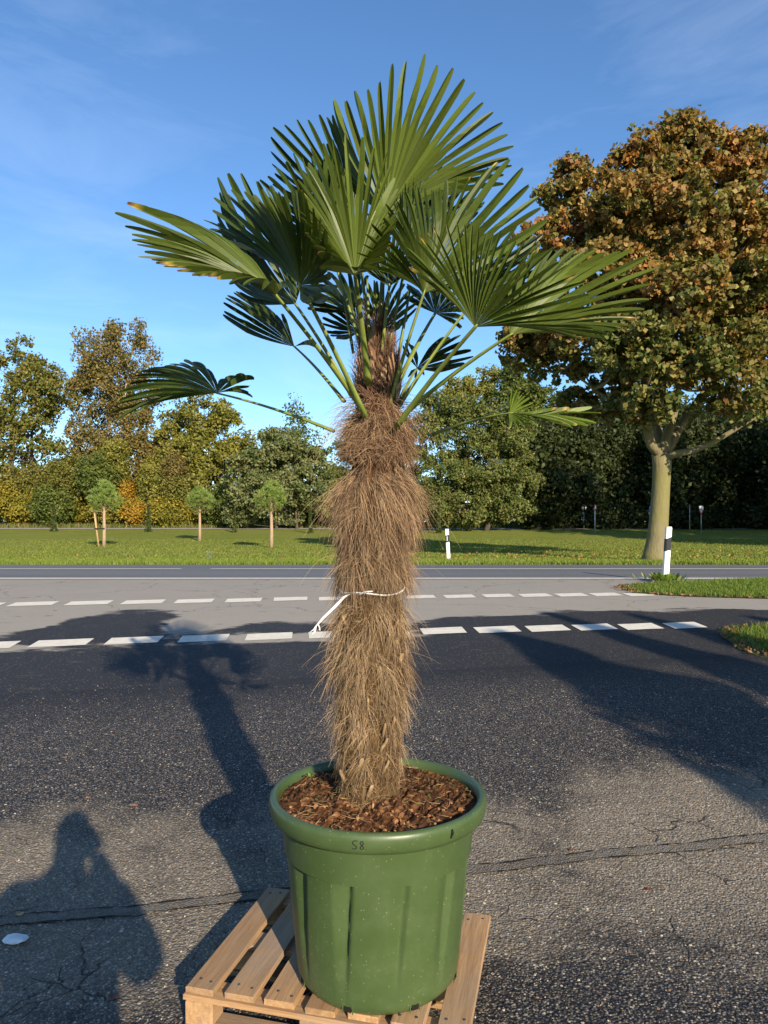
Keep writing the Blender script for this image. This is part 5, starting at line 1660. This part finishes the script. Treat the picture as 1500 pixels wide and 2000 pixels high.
# weeds round the nearer post
Q, cc = [], []
for i in range(260):
    a = U(0, 6.28); r = abs(random.gauss(0, 0.13)) + 0.03
    o0 = Vector((dp.x + math.cos(a) * r * 1.25, dp.y + math.sin(a) * r, dp.z + 0.03))
    L_ = U(0.06, 0.2); d = Vector((math.cos(a) * 0.7 + U(-.4, .4), math.sin(a) * 0.7 + U(-.4, .4), 1)).normalized() * L_
    w = Vector((-math.sin(a), math.cos(a), 0)) * L_ * 0.18
    Q.append([o0, o0 + d * 0.6 + w, o0 + d, o0 + d * 0.6 - w]); cc.append(random.choice([(0.10, 0.18, 0.02), (0.14, 0.22, 0.03), (0.08, 0.15, 0.018), (0.3, 0.3, 0.08)]))
o = quads_obj('weed_clump', np.array(Q), np.array(cc), M_leafgen)
tag(o, 'fresh green weeds growing round the foot of the leaning post', 'weeds', kind='stuff')
# pale weed at the road edge
f0 = gpt(408, 1096)
Q, cc = [], []
for i in range(46):
    o0 = Vector((f0.x + U(-0.03, 0.03), f0.y, f0.z + U(0, 0.25))); a = U(0, 6.28); L_ = U(0.06, 0.14)
    d = Vector((math.cos(a), math.sin(a), 0.9)).normalized() * L_; w = Vector((-math.sin(a), math.cos(a), 0)) * 0.018
    Q.append([o0, o0 + d * .5 + w, o0 + d, o0 + d * .5 - w]); cc.append((0.34, 0.38, 0.24))
t_ = thing('weed', f0, 'pale flowering weed standing at the edge of the road', 'weed')
quads_obj('leaves', np.array(Q), np.array(cc), M_leafgen, t_)
mb = MB(); mb.tube([f0, f0 + Vector((0.01, 0, 0.3))], [0.008, 0.004], 5); mb.build('stem', M_stalk, t_)

# ------------------------------------------------------------------ signs and lamp at the edge of the wood
M_metal = plain_mat("galvanised", (0.42, 0.44, 0.46), 0.5, 0.5, 0.12, 12, 0.4)
M_red = plain_mat("sign_red", (0.50, 0.035, 0.03), 0.5, 0.4, 0.05, 12)
M_signw = plain_mat("sign_white", (0.75, 0.74, 0.73), 0.5, 0.4, 0.05, 12)
M_blue = plain_mat("sign_blue", (0.02, 0.06, 0.30), 0.5, 0.4, 0.05, 12)
M_back = plain_mat("sign_back", (0.34, 0.37, 0.41), 0.55, 0.4, 0.1, 12)
def poly_plate(mb, c, pts, yaw, th=0.02):
    n = len(pts); R_ = Matrix.Rotation(yaw, 3, 'Z')
    vs = [c + R_ @ Vector((x, -th / 2, z)) for x, z in pts] + [c + R_ @ Vector((x, th / 2, z)) for x, z in pts]
    mb.add(vs, [tuple(range(n)), tuple(range(2 * n - 1, n - 1, -1))] + [(i, n + i, n + (i + 1) % n, (i + 1) % n) for i in range(n)])
def sign(name, px, pb, pt, label, cat='sign', r=0.035):
    f0 = gpt(px, pb); Y = f0.y
    t_ = thing(name, f0, label, cat)
    mb = MB(); mb.tube([f0 + Vector((0, 0, -0.05)), at(px, pt, Y)], [r, r], 8); mb.build('pole', M_metal, t_, True)
    return t_, Y, Y / F_PX
def circ(r, n=20, sx=1.0): return [(r * sx * math.cos(2 * math.pi * i / n), r * math.sin(2 * math.pi * i / n)) for i in range(n)]
t_, Y, k = sign('road_sign', 1062, 1028, 978, 'round red road sign on a thin pole at the wood edge')
mb = MB(); poly_plate(mb, at(1062, 986, Y - 0.05), circ(8.6 * k, 20, 0.78), 0.0); mb.build('disc', M_red, t_)
mb = MB(); poly_plate(mb, at(1062, 986.5, Y - 0.07), [(-4.4 * k, -1.5 * k), (4.4 * k, -1.5 * k), (4.4 * k, 1.5 * k), (-4.4 * k, 1.5 * k)], 0.0, 0.01); mb.build('bar', plain_mat("sign_pink", (0.62, 0.22, 0.20), 0.5, 0.4, 0.05, 12), t_)
t_, Y, k = sign('road_sign', 1097.5, 1022, 978, 'grey back of a triangular road sign beside the street lamp')
mb = MB(); poly_plate(mb, at(1097.5, 986, Y - 0.06), [(-5.5 * k, -6 * k), (5.5 * k, -6 * k), (0.5 * k, 9 * k)], 0.0); mb.build('plate', M_back, t_)
t_, Y, k = sign('street_lamp', 1110, 1030, 960, 'slim grey street lamp with a short arm at the wood edge', 'lamp', 0.06)
mb = MB(); c = at(1114.5, 959.5, Y); mb.box(c, (9 * k, 0.16, 0.07), Matrix.Rotation(-0.08, 3, 'Y')); mb.build('lamp_head', M_metal, t_)
t_, Y, k = sign('road_sign', 1140.5, 1033, 986, 'grey sign back with small plates on its pole at the wood')
mb = MB(); poly_plate(mb, at(1140.8, 991, Y - 0.06), circ(5.4 * k, 14, 0.9), 0.0); mb.build('plate', M_back, t_)
mb = MB(); poly_plate(mb, at(1138, 1002, Y - 0.06), circ(2.6 * k, 10), 0.0); mb.build('small_plate', M_back, t_)
mb = MB(); poly_plate(mb, at(1138, 1014, Y - 0.06), circ(3.0 * k, 10), 0.0); mb.build('small_plate', M_signw, t_)
t_, Y, k = sign('road_sign', 1162, 1042, 986, 'small white triangle sign with red edge on a grey pole', 'sign', 0.045)
mb = MB(); poly_plate(mb, at(1162, 991, Y - 0.06), [(-4.2 * k, -4.5 * k), (3.6 * k, -4.5 * k), (1.6 * k, 5.5 * k), (0.4 * k, 5.5 * k)], 0.0); mb.build('plate', M_red, t_)
mb = MB(); poly_plate(mb, at(1162.6, 990.2, Y - 0.08), [(-2.2 * k, -3.2 * k), (2.2 * k, -3.2 * k), (0.7 * k, 3.2 * k)], 0.0, 0.01); mb.build('field', M_signw, t_)
t_, Y, k = sign('road_sign', 1269, 1036, 989, 'small dark blue sign just left of the maple trunk')
mb = MB(); poly_plate(mb, at(1269, 996, Y - 0.06), circ(3 * k, 12, 0.8), 0.0); mb.build('plate', M_blue, t_)
mb = MB(); poly_plate(mb, at(1269, 1002.5, Y - 0.06), [(-2.6 * k, -1.6 * k), (2.6 * k, -1.6 * k), (2.6 * k, 1.6 * k), (-2.6 * k, 1.6 * k)], 0.0); mb.build('small_plate', M_back, t_)
t_, Y, k = sign('marker_pole', 1347, 1036, 985, 'thin bare grey pole left of the yield sign', 'pole', 0.03)
t_, Y, k = sign('road_sign', 1369.5, 1042, 988, 'yield sign under a pale square plate at the dark wood')
mb = MB(); poly_plate(mb, at(1369.5, 991.5, Y - 0.06), [(-4 * k, -3.4 * k), (4 * k, -3.4 * k), (4 * k, 3.4 * k), (-4 * k, 3.4 * k)], 0.0); mb.build('square_plate', M_signw, t_)
mb = MB(); poly_plate(mb, at(1369.5, 999.5, Y - 0.06), [(-4.8 * k, 4 * k), (0, -6 * k), (4.8 * k, 4 * k)], 0.0); mb.build('triangle_plate', M_red, t_)
mb = MB(); poly_plate(mb, at(1369.5, 999.2, Y - 0.08), [(-2.8 * k, 2.7 * k), (0, -3.2 * k), (2.8 * k, 2.7 * k)], 0.0, 0.01); mb.build('field', M_signw, t_)
f0 = gpt(1037, 1030); Y = f0.y; k = Y / F_PX
t_ = thing('utility_cabinet', f0, 'pale grey utility cabinet half hidden at the edge of the bushes', 'cabinet')
mb = MB(); mb.box(f0 + Vector((0, 0, 15 * k)), (15 * k, 0.5, 30 * k)); mb.build('housing', M_back, t_)
mb = MB(); mb.box(f0 + Vector((0, 0, 30.5 * k)), (16.5 * k, 0.58, 1.6 * k)); mb.build('lid', M_metal, t_)

# ------------------------------------------------------------------ things outside the frame that shade the place
def qs(q, s): return (q * 0.926 - s * 0.378, q * 0.378 + s * 0.926)
for i, (q, s_tip, k_, hw) in enumerate([(4.5, 7.5, 14, 1.05), (5.75, 8.5, 15.5, 0.50), (6.75, 8.0, 15, 0.55), (8.1, 7.2, 14, 0.7)]):
    x, y = qs(q, s_tip - k_)
    H_ = 0.394 * k_ + 0.4
    rl = np.random.default_rng(400 + i)
    t_ = thing('tall_conifer', (x, y, 0), ['broad conifer standing behind the photographer, nearest the palm', 'slim conifer behind the photographer next to the broad one', 'slim conifer behind the photographer, third in the row', 'outermost conifer of the row behind the photographer'][i], 'conifer', 'conifers behind the photographer')
    n_ = 16000
    tt = rl.random(n_) ** 0.8; an = rl.uniform(0, 6.28, n_)
    rr_ = hw * np.minimum(1, (1 - tt) * 2.8 + 0.04) * np.sqrt(rl.random(n_)) * (0.8 + 0.35 * np.sin(an * 3 + tt * 40))
    Pn = np.stack([x + rr_ * np.cos(an), y + rr_ * np.sin(an), 0.3 + tt * (H_ - 0.3)], 1)
    quads_obj('crown', leaf_quads(Pn, 0.16, rl, 0.0, 0.6), np.array(DRKG)[rl.integers(0, 4, n_)], M_leaf, t_)
    mb = MB(); mb.tube([(x, y, -0.02), (x, y, H_ * 0.9)], [0.12, 0.02], 8); mb.build('trunk', M_bark_dark, t_, True)
for i, (q, s) in enumerate([(37, 20), (45, 22), (52, 25), (59, 29)]):
    x, y = qs(q, s); g0 = gz(y)
    tree('roadside_tree', ['tall roadside tree outside the view, nearest the maple', 'second tall roadside tree beyond the maple', 'third tall roadside tree beyond the maple', 'last tall roadside tree beyond the maple'][i], 'tree', None, y, [(x, y, (x, y, g0 + 16))], GRN, 0.5, 330, 26, 1.0, 500 + i,
         lobes=[((x, y, g0 + 13), (4.2, 4.2, 5.5)), ((x + 1, y, g0 + 8), (4.6, 4.6, 4.5)), ((x - 1, y + 1, g0 + 5), (4.0, 4.0, 3.5))], tr=0.3, group='roadside trees shading the wood')

# ------------------------------------------------------------------ the photographer (casts the figure's shadow)
def skin_body(name, V, E, Rr, material, parent, root=0, sub=2):
    me = bpy.data.meshes.new(name)
    org = ORIG[parent.name]
    me.from_pydata([tuple(Vector(v) - org) for v in V], E, [])
    o = bpy.data.objects.new(name, me)
    link(o, parent)
    me.materials.append(material)
    md = o.modifiers.new('skin', 'SKIN'); md.use_smooth_shade = True
    for i, r in enumerate(Rr):
        sv = me.skin_vertices[0].data[i]
        sv.radius = r if isinstance(r, tuple) else (r, r)
        sv.use_root = (i == root)
    sb = o.modifiers.new('sub', 'SUBSURF'); sb.levels = sub; sb.render_levels = sub
    return o
PX, PYY = 0.05, -0.40
person = thing('person', (PX, PYY, G0), 'person in dark clothes standing with both arms raised holding a phone', 'person')
M_cloth = plain_mat("dark_clothes", (0.03, 0.035, 0.05), 0.9, 0.2, 0.2, 20)
M_skin = plain_mat("skin", (0.52, 0.31, 0.22), 0.55, 0.4, 0.05, 20)
M_hair = plain_mat("hair", (0.05, 0.03, 0.02), 0.8, 0.3, 0.2, 40)
V_ = [(PX, PYY, 1.00), (PX, PYY, 1.18), (PX, PYY + .01, 1.36), (PX, PYY + .01, 1.50), (PX, PYY + .02, 1.62), (PX, PYY + .03, 1.73), (PX, PYY + .04, 1.84),
      (PX - .22, PYY + .01, 1.52), (PX - .31, PYY + .08, 1.30), (-.085, -.10, 1.56), (-.055, -.05, 1.61),
      (PX + .22, PYY + .01, 1.52), (PX + .31, PYY + .08, 1.30), (.085, -.10, 1.56), (.055, -.05, 1.61),
      (PX - .10, PYY, .93), (PX - .13, PYY + .02, .52), (PX - .14, PYY - .02, .11), (PX - .15, PYY + .14, .06),
      (PX + .10, PYY, .93), (PX + .13, PYY + .02, .52), (PX + .14, PYY - .02, .11), (PX + .15, PYY + .14, .06)]
E_ = [(0, 1), (1, 2), (2, 3), (3, 4), (4, 5), (5, 6), (3, 7), (7, 8), (8, 9), (9, 10), (3, 11), (11, 12), (12, 13), (13, 14), (0, 15), (15, 16), (16, 17), (17, 18), (0, 19), (19, 20), (20, 21), (21, 22)]
R_ = [(.24, .17), (.23, .17), (.24, .16), (.17, .12), .075, (.085, .10), (.075, .09), .11, .085, .055, .035, .11, .085, .055, .035, .10, .065, .05, .04, .10, .065, .05, .04]
body = skin_body('body', V_, E_, R_, M_cloth, person)
# head, hair, hands with fingers
bm = bmesh.new(); bmesh.ops.create_uvsphere(bm, u_segments=24, v_segments=16, radius=1.0)
for v in bm.verts:
    v.co = Vector((v.co.x * 0.078, v.co.y * 0.096, v.co.z * 0.118))
    if v.co.z < -0.03: v.co.x *= 0.86; v.co.y = v.co.y * 0.9 + 0.012
    if v.co.y > 0.085 and abs(v.co.x) < 0.02 and -0.045 < v.co.z < 0.02: v.co.y += 0.018
    v.co += Vector((PX, PYY + 0.06, 1.815)) - ORIG[person.name]
me = bpy.data.meshes.new('head'); bm.to_mesh(me); bm.free(); me.materials.append(M_skin)
hd = link(bpy.data.objects.new('head', me), person)
bm = bmesh.new(); bmesh.ops.create_uvsphere(bm, u_segments=24, v_segments=16, radius=1.0)
bmesh.ops.delete(bm, geom=[v for v in bm.verts if v.co.z < -0.25 or (v.co.y > 0.45 and v.co.z < 0.45)], context='VERTS')
for v in bm.verts:
    v.co = Vector((v.co.x * 0.088, v.co.y * 0.106, v.co.z * 0.128)) * U(0.97, 1.03) + Vector((PX, PYY + 0.055, 1.822)) - ORIG[person.name]
me = bpy.data.meshes.new('hair'); bm.to_mesh(me); bm.free(); me.materials.append(M_hair)
link(bpy.data.objects.new('hair', me), person)
for s in (-1, 1):
    hv = [(s * .058, -.055, 1.612), (s * .055, -.035, 1.635)]
    he = [(0, 1)]; hr = [.026, .028]
    for j in range(4):
        b0 = len(hv); zz_ = 1.618 + 0.017 * j
        hv += [(s * .052, -.026, zz_), (s * .049, -.014, zz_ + .002), (s * .046, -.0045, zz_ + .003), (s * .034, -.0025, zz_ + .003)]
        he += [(1, b0), (b0, b0 + 1), (b0 + 1, b0 + 2), (b0 + 2, b0 + 3)]; hr += [.010, .0085, .008, .007]
    b0 = len(hv)
    hv += [(s * .042, -.045, 1.640), (s * .030, -.036, 1.656), (s * .020, -.030, 1.664)]
    he += [(0, b0), (b0, b0 + 1), (b0 + 1, b0 + 2)]; hr += [.011, .009, .008]
    skin_body('hand', hv, he, hr, M_skin, person, 0, 1)
ph = thing('smartphone', (0, -0.014, 1.60), 'black smartphone held up by the person behind the palm shadow', 'phone')
mb = MB(); mb.box((0, -0.016, 1.64), (0.074, 0.008, 0.158)); mb.build('case', M_black, ph)
mb = MB(); mb.box((0, -0.0206, 1.64), (0.068, 0.0008, 0.150)); mb.build('screen', plain_mat("phone_glass", (0.01, 0.01, 0.012), 0.1, 0.5, 0.02, 5), ph)
